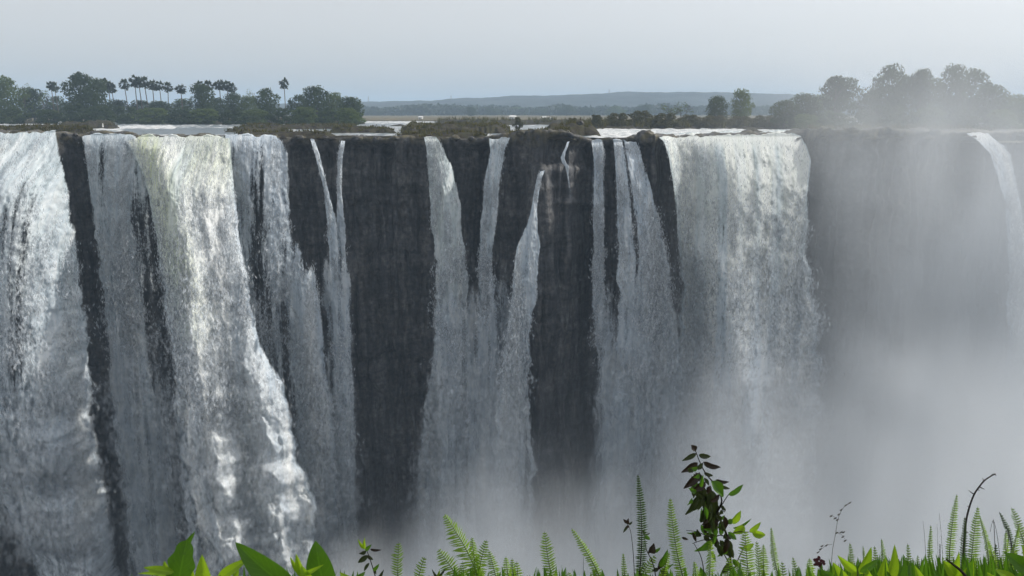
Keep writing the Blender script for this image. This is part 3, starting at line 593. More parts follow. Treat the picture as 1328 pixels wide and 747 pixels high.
def proto_palm(seed, lean=.03, nf=38):
    rs = np.random.RandomState(seed); parts = []
    top = np.array([lean, 0, .9])
    for i in range(nf):
        el = rs.uniform(-.9, 1.3); az = i * 2.4; d = np.array([math.cos(az) * math.cos(el), math.sin(az) * math.cos(el), math.sin(el)])
        st = top + d * .03; e = top + d * rs.uniform(.075, .11) - np.array([0, 0, .012 * (1 - d[2])])
        side = np.cross(d, (0, 0, 1)); side /= np.linalg.norm(side) + 1e-9; upv = np.cross(side, d)
        for k in range(-4, 5):
            a = k * .3; dd = d * math.cos(a) + side * math.sin(a); tip = e + dd * rs.uniform(.03, .05) - np.array([0, 0, .012 + .008 * abs(k)])
            wv = np.cross(dd, upv) * .009; V = np.array([e - d * .03 - wv, e - d * .03 + wv, tip + wv * .8, tip - wv * .8]); parts.append((V, np.array([[0, 1, 2, 3]])))
        V, F = tube([top, st, e - d * .02], [.002, .002, .001], 3); parts.append((V, F))
    # hanging dead skirt
    for i in range(16):
        az = rs.uniform(0, 6.28); d = np.array([math.cos(az), math.sin(az), 0]); p = top + d * .012; q = top + d * rs.uniform(.02, .035) - np.array([0, 0, rs.uniform(.05, .1)])
        wv = np.array([-d[1], d[0], 0]) * .010; parts.append((np.array([p - wv * .4, p + wv * .4, q + wv, q - wv]), np.array([[0, 1, 2, 3]])))
    tr = tube([(0, 0, -.03), (lean * .2, 0, .3), (lean * .55, 0, .55), (lean * .8, 0, .72), (lean, 0, .9)], [.012, .0085, .0095, .008, .007], 8)
    return join(parts), tr, 'leafP'
def proto_bare(seed):
    rs = np.random.RandomState(seed); tb = []
    def br(p, d, l, r_, dep):
        q = p + d * l; tb.append(tube([p, (p + q) / 2 + rs.normal(0, .01, 3), q], [r_, r_ * .8, r_ * .6], 4))
        if dep:
            for _ in range(3):
                nd = d + rs.normal(0, .45, 3); nd[2] = abs(nd[2]) * .8 + .15; nd /= np.linalg.norm(nd); br(q, nd, l * rs.uniform(.6, .85), r_ * .6, dep - 1)
    br(np.array([0, 0, -.02]), np.array([0, 0, 1.]), .3, .016, 4)
    cl = [(np.array([rs.normal(0, .2), rs.normal(0, .15), rs.uniform(.5, .9)]), np.array([.12, .12, .1])) for _ in range(9)]
    return leafcloud(rs, cl, 260, .014), join(tb), 'leafB'
PR = {}
for k_, spec in {'broad': [dict(seed=1), dict(seed=2, wide=.42), dict(seed=3, wide=.55, low=.05, leaf='leafB'), dict(seed=4, wide=.48)],
                 'umbrella': [dict(seed=11, low=.38, wide=.5, trunks=4, n=4200, flat=.7), dict(seed=12, low=.42, wide=.45, trunks=3, n=4000)],
                 'bush': [dict(seed=21, low=-.1, wide=.85, leaf='leafB', n=3600, size=.03), dict(seed=22, low=-.1, wide=.9, leaf='leafA', n=3600, size=.03)],
                 'reedbush': [dict(seed=31, low=-.1, wide=.85, leaf='reed', n=3600, size=.03), dict(seed=32, low=-.1, wide=.95, leaf='reed', n=3600, size=.028)]}.items():
    PR[k_] = [proto_broad(**a) for a in spec]
PR['palm'] = [proto_palm(41, .03), proto_palm(42, -.04), proto_palm(43, .0)]
PR['bare'] = [proto_bare(51), proto_bare(52)]
PM = {}
for k_, l in PR.items():
    PM[k_] = []
    for (cr, tr, leaf) in l:
        objs = []
        for nm, (V, F), mt in (('crown', cr, M[leaf]), ('trunk', tr, M['palmbark' if k_ == 'palm' else 'bark'])):
            me = bpy.data.meshes.new(nm); me.from_pydata(V.tolist(), [], F.tolist()); me.materials.append(mt); me.update(); objs.append((nm, me))
        PM[k_].append(objs)
NAMES = {'broad': 'leafy_tree', 'umbrella': 'spreading_tree', 'bush': 'bush', 'reedbush': 'bush', 'palm': 'palm_tree', 'bare': 'bare_tree'}
CATS = {'broad': 'tree', 'umbrella': 'tree', 'bush': 'bush', 'reedbush': 'bush', 'palm': 'palm tree', 'bare': 'tree'}
ORD = ['leftmost', 'second from the left', 'third', 'fourth', 'fifth', 'sixth', 'seventh', 'eighth', 'ninth', 'tenth', 'eleventh', 'twelfth', 'thirteenth', 'fourteenth', 'fifteenth',
       'sixteenth', 'seventeenth', 'eighteenth', 'nineteenth', 'twentieth', 'twenty-first', 'twenty-second', 'twenty-third', 'twenty-fourth', 'twenty-fifth', 'twenty-sixth', 'twenty-seventh', 'twenty-eighth']
DESC2 = {'broad': 'rounded tree', 'umbrella': 'spreading bare-trunked tree', 'bush': 'green bush', 'reedbush': 'brownish bush', 'palm': 'fan palm', 'bare': 'half-bare tree'}
DESC = {'broad': 'rounded dark green tree', 'umbrella': 'spreading open-crowned tree with bare trunks', 'bush': 'low green bush', 'reedbush': 'low brownish reedy bush', 'palm': 'tall fan palm', 'bare': 'thin grey half-bare tree'}
def tree(kind, px, pyt, wpx, Y, label, group, v=0, base=.2):
    l = PM[kind]; parts = l[v % len(l)]; t = at(px, pyt, Y); h = t[2] - base; wd = wpx / FPX * Y
    nat = {'broad': 1.05, 'umbrella': 1.05, 'bush': 1.9, 'reedbush': 1.9, 'palm': .28, 'bare': .8}[kind]
    sx = wd / nat if kind != 'palm' else h * RS.uniform(.9, 1.15)
    if kind == 'palm': sx = wd / .225
    e = empty(NAMES[kind], (t[0], Y, base)); e.scale = (sx, sx, h / .98); e.rotation_euler.z = RS.uniform(0, 6.28)
    tag(e, label, CATS[kind], group)
    for nm, me in parts:
        if kind in ('bush', 'reedbush') and nm == 'trunk': continue
        link(nm, me, None, e)
def row(kind, where, items, group):
    for i, it in enumerate(sorted(items, key=lambda a: a[0])):
        px, pyt, wpx, Y = it[:4]; v = it[4] if len(it) > 4 else i
        o = ORD[i] if i < 2 else ORD[i] + ' from the left'
        if len(items) == 1: lab = it[5] if len(it) > 5 else f"{DESC[kind]} {where}"
        else: lab = f"{DESC2[kind]}, {o} of the {len(items)} {where}"
        tree(kind, px, pyt, wpx, Y, lab, group, v)
LB = 'on the left bank'
row('broad', 'on the left bank', [(-60, 104, 66, 335), (-25, 108, 60, 340), (5, 101, 56, 330), (40, 115, 44, 345), (72, 126, 30, 350), (104, 97, 52, 300, 0), (122, 103, 40, 312, 3), (150, 130, 38, 330),
     (183, 131, 40, 335), (208, 132, 40, 320), (236, 129, 42, 330), (262, 111, 42, 305, 1), (282, 128, 36, 325), (302, 122, 38, 330), (322, 125, 30, 320), (344, 116, 36, 300, 0),
     (388, 124, 36, 315), (410, 113, 46, 300, 3), (432, 121, 36, 310), (455, 127, 46, 290, 1)], 'rounded trees on the left bank')
row('palm', 'above the left bank trees', [(66, 106, 11, 335), (72, 108, 10, 340), (99, 95, 14, 310), (126, 104, 13, 330), (133, 103, 13, 334), (140, 105, 13, 331), (146, 110, 12, 336),
     (163, 104, 12, 335), (174, 99, 13, 330), (181, 101, 13, 333), (189, 101, 14, 330), (197, 104, 13, 334), (207, 106, 12, 330), (215, 108, 12, 333), (234, 110, 13, 325),
     (258, 106, 12, 330), (267, 106, 13, 333), (284, 104, 14, 330), (293, 106, 13, 328), (302, 109, 12, 333), (368, 102, 11.5, 330, 2)], 'fan palms above the left bank')
row('bare', 'on the left bank', [(28, 107, 26, 333), (52, 113, 24, 338), (430, 118, 26, 305), (330, 115, 24, 330)], 'half-bare trees on the left bank')
row('bush', 'along the left bank waterline', [(-40, 141, 70, 300), (14, 141, 60, 295), (62, 142, 60, 300), (96, 134, 46, 285, 1), (128, 138, 56, 280, 1), (162, 138, 56, 300), (198, 140, 60, 290), (232, 142, 56, 285, 1),
     (265, 141, 56, 290), (300, 143, 56, 280), (332, 142, 50, 290), (366, 140, 46, 285), (395, 139, 54, 275), (424, 143, 50, 280, 1), (452, 140, 50, 270, 0)], 'bushes along the left bank')
row('broad', 'beneath the blue hills', [(487, 143, 26, 1000), (520, 143, 26, 1050), (545, 140, 28, 1050), (575, 141, 24, 1100), (611, 139, 20, 850, 1), (640, 141, 28, 1000), (672, 139, 30, 1050), (700, 141, 30, 1000), (735, 137, 30, 950),
     (762, 140, 30, 1000), (798, 138, 28, 950), (835, 136, 30, 900)], 'blue-grey trees beyond the river')
row('reedbush', 'on the dry bank right of centre', [(672, 152, 20, 205), (742, 153, 26, 200), (775, 149, 36, 212), (800, 147, 46, 215), (832, 144, 50, 220, 1), (862, 147, 50, 210), (895, 149, 50, 215, 1), (925, 150, 52, 208), (960, 151, 56, 212, 1), (995, 150, 54, 208), (1025, 146, 50, 205, 1)],
    'reedy bushes right of centre')
row('bare', 'on the dry reedy bank', [(868, 133, 34, 230), (884, 129, 30, 228)], 'half-bare trees right of centre')
row('broad', 'on the dry bank right of centre', [(930, 126, 36, 225, 1), (963, 117, 32, 228, 2)], 'trees on the reedy bank')
row('umbrella', 'on the misty right bank', [(1090, 99, 50, 198, 0), (1197, 90, 34, 190, 1)], 'spreading trees on the right bank')
row('broad', 'on the misty right bank', [(1018, 131, 44, 200), (1046, 123, 50, 202), (1070, 124, 44, 204), (1130, 116, 50, 200), (1156, 87, 52, 192, 0), (1176, 100, 50, 194, 3), (1213, 104, 46, 192), (1242, 87, 46, 190, 1),
     (1266, 92, 50, 192, 0), (1292, 112, 50, 192), (1318, 124, 50, 195), (1350, 120, 60, 195), (1400, 105, 66, 190)], 'rounded trees on the right bank')
row('bush', 'below the misty right bank trees', [(1045, 148, 56, 178), (1085, 146, 54, 176), (1122, 143, 52, 180, 1), (1160, 137, 60, 178), (1205, 140, 60, 176), (1250, 138, 60, 178, 1), (1300, 142, 60, 176), (1350, 142, 60, 178)], 'bushes on the right bank')

# far woods that read as one mass
rs = np.random.RandomState(77); n = 34000
pxw = rs.uniform(380, 1250, n); Yw = rs.uniform(1000, 1400, n); xw = at(pxw, 146, Yw)[:, 0]
hgt = 5 + 9 * vn(xw / 30, Yw / 80, 91) ** 1.5 + 2.5 * vn(xw / 8, Yw / 20, 92)
zc = rs.uniform(0, 1, n) ** .6 * hgt
cen = np.stack([xw, Yw, zc], -1); a = rs.normal(size=(n, 3)); a /= np.linalg.norm(a, axis=1)[:, None]; b = np.cross(a, rs.normal(size=(n, 3))); b /= np.linalg.norm(b, axis=1)[:, None]
sz = rs.uniform(1.2, 2.6, n)[:, None]; V, F = quads(cen, a * sz, b * sz)
tag(mesh_np('far_woods', V, F, M['far'], smooth=False), kind='stuff')

# small pale buildings and masts far away
WH = m_simple('white_render', (.72, .72, .70), var=.08); RF = m_simple('pale_roof', (.6, .6, .6), var=.1); ST_ = m_simple('mast_steel', (.35, .36, .38), var=.1); DK = m_simple('dark_opening', (.05, .05, .06), var=.1)
def box_vf(lo, hi):
    V = np.array([(x, y, z) for x in (lo[0], hi[0]) for y in (lo[1], hi[1]) for z in (lo[2], hi[2])], float)
    return V, np.array([(0, 1, 3, 2), (4, 6, 7, 5), (0, 4, 5, 1), (2, 3, 7, 6), (0, 2, 6, 4), (1, 5, 7, 3)])
def house(px, Y, wpx, h, label):
    x = at(px, 150, Y)[0]; w_ = wpx / FPX * Y / 2; e = empty('low_building', (x, Y, .3)); tag(e, label, 'building', 'small pale buildings beyond the river')
    mesh_np('wall', *box_vf((-w_, -3, 0), (w_, 3, h)), WH, e, smooth=False)
    V = np.array([(-w_ - .4, -3.5, h), (w_ + .4, -3.5, h), (w_ + .4, 3.5, h), (-w_ - .4, 3.5, h), (-w_ * .8, 0, h * 1.5), (w_ * .8, 0, h * 1.5)], float)
    me = bpy.data.meshes.new('roof'); me.from_pydata(V.tolist(), [], [(0, 1, 5, 4), (2, 3, 4, 5), (1, 2, 5), (3, 0, 4), (0, 3, 2, 1)]); link('roof', me, RF, e)
    mesh_np('door', *box_vf((-w_ * .2, -3.06, 0), (w_ * .05, -3.003, h * .7)), DK, e, smooth=False)
house(545.5, 480, 4.5, 1.1, 'tiny white building beyond the river below the blue hills, left one')
house(665, 420, 9, 1.6, 'low pale building behind the reeds, left of the dark mound')
house(708, 430, 12, 1.2, 'long low pale building just behind the reeds beside the dark mound')
def mast(px, pyt, pyb, label):
    Y = 1740; b = at(px, pyb, Y); h = at(px, pyt, Y)[2] - b[2]
    pr = [tube([(sx * 1.3, sy * 1.3, 0), (sx * .5, sy * .5, h)], [.35, .25], 5) for sx, sy in ((-1, -1), (1, -1), (1, 1), (-1, 1))]
    for i in range(8):
        z0 = h * i / 8; k0 = 1.3 - .8 * i / 8; s_ = 1 if i % 2 else -1
        pr.append(tube([(-s_ * k0, -k0, z0), (s_ * (k0 - .1), -(k0 - .1), z0 + h / 8)], [.2, .2], 4))
    o = mesh_np('radio_mast', *join(pr), ST_); o.location = b; tag(o, label, 'radio mast', 'radio masts on the far hills')
mast(478, 125, 135, 'faint radio mast at the low left end of the blue hills')
mast(585, 123.5, 131, 'faint radio mast on the middle slope of the blue hills')
mast(790, 116, 122, 'faint radio mast near the flat crest of the blue hills')

# ------------------------------------------------------------------ near bank and the plants on it
GZ = 2.35
xs, ts = np.meshgrid(np.linspace(-60, 60, 500), np.linspace(0, 1, 90))
prof_t = [0, .4, .5, .58, .75, 1]; yy = np.interp(ts, prof_t, [-40, -3, 2.05, 2.45, 7, 20]); zz = np.interp(ts, prof_t, [3.5, 2.45, GZ, GZ - .35, -30, -102])
yy = yy + (fbm(xs / 1.2, ts * 6, 3, 300) * .12) * ss(.4, .55, ts) + fbm(xs / 6, ts * 9, 3, 305) * 2.5 * ss(.6, .8, ts); zz = zz + fbm(xs / .8, yy / .8, 3, 310) * .05
k = NT('damp_soil'); nn = k.noise(k.pos(), 4, 6); SOIL = k.done(k.bsdf(k.ramp(nn, [(.35, (.03, .025, .018)), (.5, (.06, .05, .03)), (.65, (.05, .075, .02))]), .9, .2, k.bump(nn, .6, .05)))
tag(grid('terrain', np.stack([xs, yy, zz], -1), SOIL), kind='structure')

def m_leaf(name, lo, hi, tr, vein=True, f=.5):
    k = NT(name); o = k.obj(); n1 = k.noise(o, 14, 3); n2 = k.noise(o, 70, 3)
    rnd = k.n('ShaderNodeNewGeometry').outputs['Random Per Island']
    c = k.mix(k.math('MULTIPLY_ADD', rnd, .5, k.math('MULTIPLY', n1, .5)), lo, hi)
    if vein:
        sp = k.n('ShaderNodeSeparateXYZ'); k.set(sp.inputs[0], k.uv()); au = k.math('ABSOLUTE', sp.outputs[0])
        rib = k.math('LESS_THAN', k.math('ABSOLUTE', k.math('SUBTRACT', sp.outputs[0], .5)), .035)
        sv = k.math('GREATER_THAN', k.math('SINE', k.math('MULTIPLY', k.math('SUBTRACT', sp.outputs[1], k.math('MULTIPLY', k.math('ABSOLUTE', k.math('SUBTRACT', sp.outputs[0], .5)), .5)), 62)), .90)
        blot = k.ramp(k.noise(o, 45, 4), [(.6, 0.), (.68, 1.)])
        c = k.mix(k.math('MULTIPLY', k.math('MAXIMUM', rib, k.math('MULTIPLY', sv, .5)), .45), c, tuple(min(1, x * 2.2) for x in hi)); c = k.mix(k.math('MULTIPLY', blot, .5), c, tuple(x * .4 + .02 for x in lo))
    b = k.bsdf(c, .42, .4, k.bump(n2, .25, .004)); t = k.n('ShaderNodeBsdfTranslucent'); t.inputs[0].default_value = (*tr, 1)
    return k.done(k.mixsh(f, b, t.outputs[0]))
ML = dict(fern=m_leaf('fern_leaflet', (.07, .15, .015), (.16, .27, .03), (.28, .46, .05), vein=False), fernd=m_leaf('dark_fern_leaflet', (.03, .07, .015), (.06, .12, .02), (.08, .15, .03), vein=False, f=.3),
          bright=m_leaf('bright_leaf', (.12, .24, .01), (.22, .36, .02), (.36, .56, .02)), mid=m_leaf('green_leaf', (.03, .10, .008), (.07, .17, .012), (.12, .28, .015), f=.35),
          dark=m_leaf('dark_leaf', (.014, .026, .007), (.035, .05, .014), (.05, .07, .015), f=.2), brown=m_leaf('withered_leaf', (.018, .014, .010), (.035, .022, .014), (.035, .02, .01), f=.15),
          stem=m_simple('green_stem', (.08, .12, .03), var=.3, scale=20), twig=m_simple('dark_twig', (.02, .016, .014), var=.3, scale=20), straw=m_simple('dry_straw', (.12, .11, .10), var=.2, scale=20))
rf = np.random.RandomState(8)
def frond(parent, tip, base, wpx, Y=2.2, bend=0., mat='fern', curl=0.):
    """a sword-fern frond from its base to its tip (photograph pixels on a plane Y metres off), leaflets paired along the stem"""
    a = at(base[0], base[1], Y); b = at(tip[0], tip[1], Y + rf.uniform(-.12, .12)); L = np.linalg.norm(b - a)
    n = max(12, int(L / .0068)); t = np.linspace(0, 1, n); d = (b - a) / L; side = np.cross(d, (0, 1, 0)); side /= np.linalg.norm(side)
    P_ = a[None] + (b - a)[None] * t[:, None] + side[None] * (np.sin(t * math.pi) * bend * L)[:, None] + np.array([0, -1, 0])[None] * (np.sin(t * math.pi) * .05 * L)[:, None]
    tw = rf.uniform(-.5, .5); W = wpx / FPX * Y * .52
    V = []; F = []; mi = []
    for i in range(n - 1):
        tt_ = t[i]
        if tt_ < .02: continue
        w_ = W * min(1, (1 - tt_) ** .55 * 1.9) * (.72 + .28 * min(1, tt_ * 4)) * rf.uniform(.9, 1.1)
        if curl and tt_ > .88: w_ = W * .55
        dd = P_[min(i + 1, n - 1)] - P_[max(i - 1, 0)]; dd /= np.linalg.norm(dd)
        sd = np.cross(dd, (0, 1, 0)); sd /= np.linalg.norm(sd); nr = np.cross(sd, dd)
        for s_ in (-1, 1):
            out = sd * s_ * math.cos(tw) + nr * (math.sin(tw) * s_ * .8 - .25 + rf.uniform(-.2, .2)); out = out + dd * (.34 + rf.uniform(-.12, .12)); out /= np.linalg.norm(out)
            hw = .0024 + .0006 * rf.rand(); r0 = P_[i]; droop = -nr * .12 * w_
            tipp = r0 + out * w_ + droop
            m1 = r0 + out * w_ * .45
            k0 = len(V); V += [r0 - dd * hw * .7, m1 - dd * hw, tipp, m1 + dd * hw, r0 + dd * hw * .7]
            F.append((k0, k0 + 1, k0 + 2, k0 + 3, k0 + 4))
    nt_ = len(F); rad = .0022 * (1 - t * .75)
    step = max(1, n // 14); idx = list(range(0, n, step)) + ([n - 1] if (n - 1) % step else [])
    pts = [tuple(P_[i]) for i in idx]; rd = [rad[i] for i in idx]
    V2, F2 = tube(pts, rd, 5)
    off = np.array(parent.location)
    me = bpy.data.meshes.new('frond'); me.from_pydata((np.array(V) - off).tolist(), [], F); me.materials.append(ML[mat]); fo = link('frond', me, None, parent)
    rt = a + (a - b) / L * 0; root = np.array([a[0] * .98 + off[0] * .02, a[1], GZ - .03]); V3, F3 = tube([tuple(root), tuple((root + a) / 2 + side * .01), tuple(a)], [.003, .0026, .0022], 5)
    me = bpy.data.meshes.new('stem'); VV, FF = join([(V2, F2), (V3, F3)]); me.from_pydata((VV - off).tolist(), [], FF.tolist()); me.materials.append(ML['stem' if mat == 'fern' else 'twig']); link('stem', me, None, fo)
    return fo
def plant(name, px, Y, label, cat, group=None):
    p = at(px, 747, Y); e = empty(name, (p[0], Y, GZ)); tag(e, label, cat, group); return e
def fern(px, label, fr, Y=2.2):
    e = plant('fern', px, Y, label, 'fern', 'ferns along the near edge')
    for f in fr: frond(e, *f[:3], Y=Y + (f[5] if len(f) > 5 else 0), bend=f[3] if len(f) > 3 else .03, mat=f[4] if len(f) > 4 else 'fern')
    return e
fern(516, 'small upright fern frond standing alone right of the dark sprig', [((517, 703), (516, 765), 23, .0)])
fern(545, 'small leaning fern between the lone frond and the big drooping fern', [((551, 722), (541, 768), 19, .05)])
fern(612, 'big fern whose longest frond arches up to the left', [((576, 667), (628, 770), 38, -.06), ((568, 712), (606, 775), 30, -.05), ((631, 700), (616, 775), 24, .03), ((634, 714), (648, 775), 20, -.02), ((612, 697), (622, 770), 20, 0., 'fern', .1), ((600, 728), (604, 775), 20, 0.)])
fern(662, 'low tuft of fern tips just right of the big arching fern', [((656, 722), (662, 770), 17, 0.), ((664, 724), (667, 770), 14, 0.), ((670, 728), (674, 770), 18, 0.)])
fern(718, 'single bright fern frond leaning slightly left below the middle waterfalls', [((706, 689), (721, 770), 24, .02)])
fern(775, 'slender fern slanting up to the left beside a dry twig', [((741, 685), (788, 772), 17, -.04), ((737, 742), (750, 775), 16, -.03), ((770, 738), (784, 775), 20, 0.)])
fern(826, 'tall dark narrow fern with a small withered sprig beside it', [((827, 615), (825, 772), 18, -.03, 'fernd'), ((808, 717), (811, 772), 10, 0.), ((850, 720), (826, 778), 26, .12), ((868, 716), (858, 770), 14, .05)])
fern(888, 'tall bright fern with a curled tip, left of the dark shrub', [((869, 646), (893, 772), 21, .04), ((900, 728), (906, 775), 16, 0.)])
fern(918, 'upright fern frond growing in front of the foot of the dark shrub', [((921, 700), (917, 775), 18, 0.), ((945, 722), (940, 775), 22, 0.)])
fern(975, 'bright feathery fern right of the foot of the dark shrub', [((966, 688), (974, 775), 27, .02), ((981, 702), (986, 775), 20, .0), ((990, 706), (992, 775), 16, .02), ((955, 726), (958, 775), 20, 0.)])
fern(1015, 'thin fern frond bending left, between the feathery fern and the red flower', [((1000, 684), (1020, 772), 13, .05), ((1028, 722), (1036, 772), 11, .0), ((1014, 728), (1016, 775), 14, 0.)])
fern(1048, 'short fern just left of the dark red flower head', [((1050, 724), (1048, 775), 17, .0)])
fern(1112, 'row of short fern tips rising behind the bright broad leaves', [((1102, 704), (1106, 765), 14, .02, 'fern', .15), ((1119, 708), (1117, 765), 9, 0., 'fern', .15), ((1134, 708), (1130, 765), 11, -.03, 'fern', .15), ((1143, 699), (1151, 765), 13, .03, 'fern', .1)])
fern(1177, 'small fern left of the leaning dry blades', [((1177, 705), (1176, 772), 12, .0), ((1190, 720), (1186, 772), 12, .0)])
fern(1205, 'narrow fern with a dark shaded side, left of the tall curved fern', [((1207, 681), (1203, 775), 12, .03)])
fern(1233, 'tall curved fern bending right, just left of the thorny twig', [((1241, 641), (1232, 775), 15, .06), ((1222, 722), (1226, 775), 14, 0.)])
fern(1260, 'clump of tall ferns growing round the foot of the thorny twig', [((1251, 670), (1246, 775), 13, .03, 'fernd'), ((1268, 657), (1258, 775), 21, .05), ((1270, 668), (1274, 775), 11, -.03), ((1262, 722), (1262, 775), 16, 0.)])
fern(1300, 'tangled ferns filling the lower right corner', [((1281, 700), (1290, 775), 12, -.03), ((1291, 705), (1286, 775), 12, .0, 'fernd'), ((1312, 658), (1334, 720), 17, .03), ((1296, 664), (1312, 730), 9, -.05, 'fernd'), ((1304, 690), (1296, 775), 14, .0),
      ((1322, 678), (1310, 775), 16, .06), ((1330, 694), (1322, 775), 18, .0), ((1316, 712), (1318, 775), 16, 0.), ((1297, 722), (1302, 775), 14, 0.)])

def leafmesh(a, b, w_, fold=.18, droop=.1, wav=.0, nrm=None, n=12, lobes=0, sharp=.75, rp=.8):
    a = np.array(a, float); b = np.array(b, float); L = np.linalg.norm(b - a); d = (b - a) / L
    nr = np.array(nrm if nrm is not None else (0, -1, .25), float); sd = np.cross(d, nr); sd /= np.linalg.norm(sd); nr = np.cross(sd, d)
    V = []; m = 6
    for i in range(n + 1):
        t = i / n; wd = w_ * (max(0, math.sin(math.pi * min(1, t ** sharp))) ** rp) * (1 - .25 * t)
        if lobes: wd *= 1 + .12 * math.sin(t * math.pi * lobes)
        c = a + d * L * t - np.array([0, 0, 1]) * droop * L * (t * t) + nr * .06 * L * math.sin(t * math.pi)
        for j in range(m + 1):
            s_ = (j / m - .5) * 2
            V.append(c + sd * wd * .5 * s_ + nr * (abs(s_) * fold * wd + wav * wd * math.sin(t * 9 + s_ * 2) * abs(s_)))
    return np.array(V), gridF(n + 1, m + 1)
def leaf(parent, tip, base, wpx, mat, Y=2.2, name='leaf', **kw):
    a = at(base[0], base[1], Y); b = at(tip[0], tip[1], Y + kw.pop('dy', 0)); kw.setdefault('droop', 0)
    V, F = leafmesh(a, b, wpx / FPX * Y * 1.05, **kw); n_ = kw.get('n', 12); uvl = np.stack(np.meshgrid(np.linspace(0, 1, 7), np.linspace(0, 1, n_ + 1)), -1).reshape(-1, 2); return mesh_np(name, V - np.array(parent.location), F, ML[mat], parent, uv=uvl)
def stem(parent, pts, r0, r1, mat='twig', Y=2.2, name='stem', root=True):
    P_ = [at(p[0], p[1], Y + (p[2] if len(p) > 2 else 0)) for p in pts]
    if root: P_ = [np.array([P_[0][0] * .6 + parent.location[0] * .4, Y, GZ - .03])] + P_
    P2 = []
    for i in range(len(P_) - 1):
        p0, p1, p2, p3 = P_[max(i - 1, 0)], P_[i], P_[i + 1], P_[min(i + 2, len(P_) - 1)]
        for t in (0, .25, .5, .75): P2.append(.5 * ((2 * p1) + (-p0 + p2) * t + (2 * p0 - 5 * p1 + 4 * p2 - p3) * t * t + (-p0 + 3 * p1 - 3 * p2 + p3) * t ** 3))
    P2.append(P_[-1]); rad = np.linspace(r0, r1, len(P2)); V, F = tube(P2, rad, 7)
    return mesh_np(name, V - np.array(parent.location), F, ML[mat], parent)
# broad leaved plants at lower left
e = plant('broad_leaved_plant', 238, 1.9, 'broad leaved plant with a dark scalloped leaf, leftmost in the row of greenery', 'plant', 'leafy plants along the near edge')
stem(e, [(236, 775), (234, 740), (240, 712)], .003, .0012, 'stem', 1.9)
leaf(e, (243, 700), (230, 775), 42, 'mid', 1.9, lobes=7, sharp=1.35, rp=.5, fold=.05, n=24); leaf(e, (253, 689), (240, 712), 9, 'mid', 1.92, fold=.3)
leaf(e, (178, 744), (228, 748), 9, 'bright', 1.9, droop=.0, nrm=(0, -.4, 1)); leaf(e, (186, 736), (226, 742), 13, 'bright', 1.88, nrm=(0, -.8, .5)); leaf(e, (213, 727), (226, 765), 20, 'bright', 1.92)
leaf(e, (262, 719), (270, 772), 27, 'bright', 1.9, sharp=.8); leaf(e, (326, 722), (282, 752), 16, 'bright', 1.93, nrm=(0, -.8, .5)); leaf(e, (310, 738), (296, 775), 18, 'bright', 1.9); leaf(e, (249, 735), (252, 775), 16, 'bright', 1.95)
leaf(e, (200, 748), (240, 772), 22, 'mid', 1.86); leaf(e, (286, 745), (276, 780), 24, 'mid', 1.86)
e = plant('broad_leaved_plant', 395, 1.85, 'plant with two very large dark green leaves, one pointing far left', 'plant', 'leafy plants along the near edge')
stem(e, [(395, 780), (392, 752), (388, 730)], .003, .0012, 'stem', 1.85)
leaf(e, (305, 703), (392, 775), 44, 'mid', 1.85, sharp=.95, fold=.12, wav=.03, n=18); leaf(e, (409, 701), (426, 782), 44, 'mid', 1.88, sharp=1.15, fold=.06, n=18)
leaf(e, (384, 718), (394, 748), 13, 'bright', 1.82, fold=.4); leaf(e, (376, 722), (390, 745), 8, 'bright', 1.82); leaf(e, (420, 732), (392, 746), 7, 'bright', 1.8); leaf(e, (391, 733), (412, 775), 26, 'bright', 1.8)
leaf(e, (350, 745), (372, 775), 20, 'bright', 1.9); leaf(e, (440, 742), (470, 768), 16, 'bright', 1.9, nrm=(0, -.7, .6)); leaf(e, (474, 741), (446, 768), 18, 'mid', 1.86)
def sprig(px, label, st, lv, Y=2.2, r0=.0022, name='leafy_sprig', mat='twig'):
    e = plant(name, px, Y, label, 'sprig', 'leafy sprigs along the near edge'); stem(e, st, r0, r0 * .4, mat, Y)
    for l in lv: leaf(e, l[0], l[1], l[2], l[3], Y + rf.uniform(-.02, .02), fold=.3, wav=.05, nrm=(rf.uniform(-.4, .4), -1, rf.uniform(-.2, .5)))
sprig(484, 'dark little sprig with a bright tip, left of the lone small fern frond', [(492, 775), (485, 742), (478, 720), (473, 708)],
      [((464, 699), (473, 712), 5, 'bright'), ((473, 697), (473, 712), 5, 'bright'), ((482, 706), (474, 714), 6, 'mid'), ((495, 713), (480, 712), 5, 'brown'), ((465, 718), (475, 714), 7, 'dark'), ((464, 730), (477, 720), 8, 'dark'),
       ((484, 726), (477, 720), 6, 'dark'), ((472, 741), (479, 730), 5, 'dark'), ((492, 731), (484, 740), 6, 'mid'), ((488, 745), (484, 736), 4, 'dark'), ((498, 738), (490, 752), 5, 'dark')])
sprig(567, 'tiny sprig of pale green leaves at the bottom, left of the big arching fern', [(565, 775), (567, 752), (569, 742)], [((560, 738), (568, 750), 4, 'dark'), ((578, 737), (569, 747), 4, 'dark'), ((570, 739), (568, 752), 6, 'bright'), ((574, 744), (568, 755), 6, 'bright'), ((556, 746), (566, 756), 5, 'mid')])
sprig(812, 'withered brown sprig clinging to the left of the tall dark fern', [(822, 775), (822, 730), (818, 690), (812, 678)], [((808, 673), (814, 678), 5, 'brown'), ((815, 672), (814, 680), 5, 'brown'), ((808, 691), (815, 681), 4, 'dark'), ((820, 676), (815, 680), 4, 'dark'), ((811, 684), (816, 682), 4, 'brown')], r0=.0016)
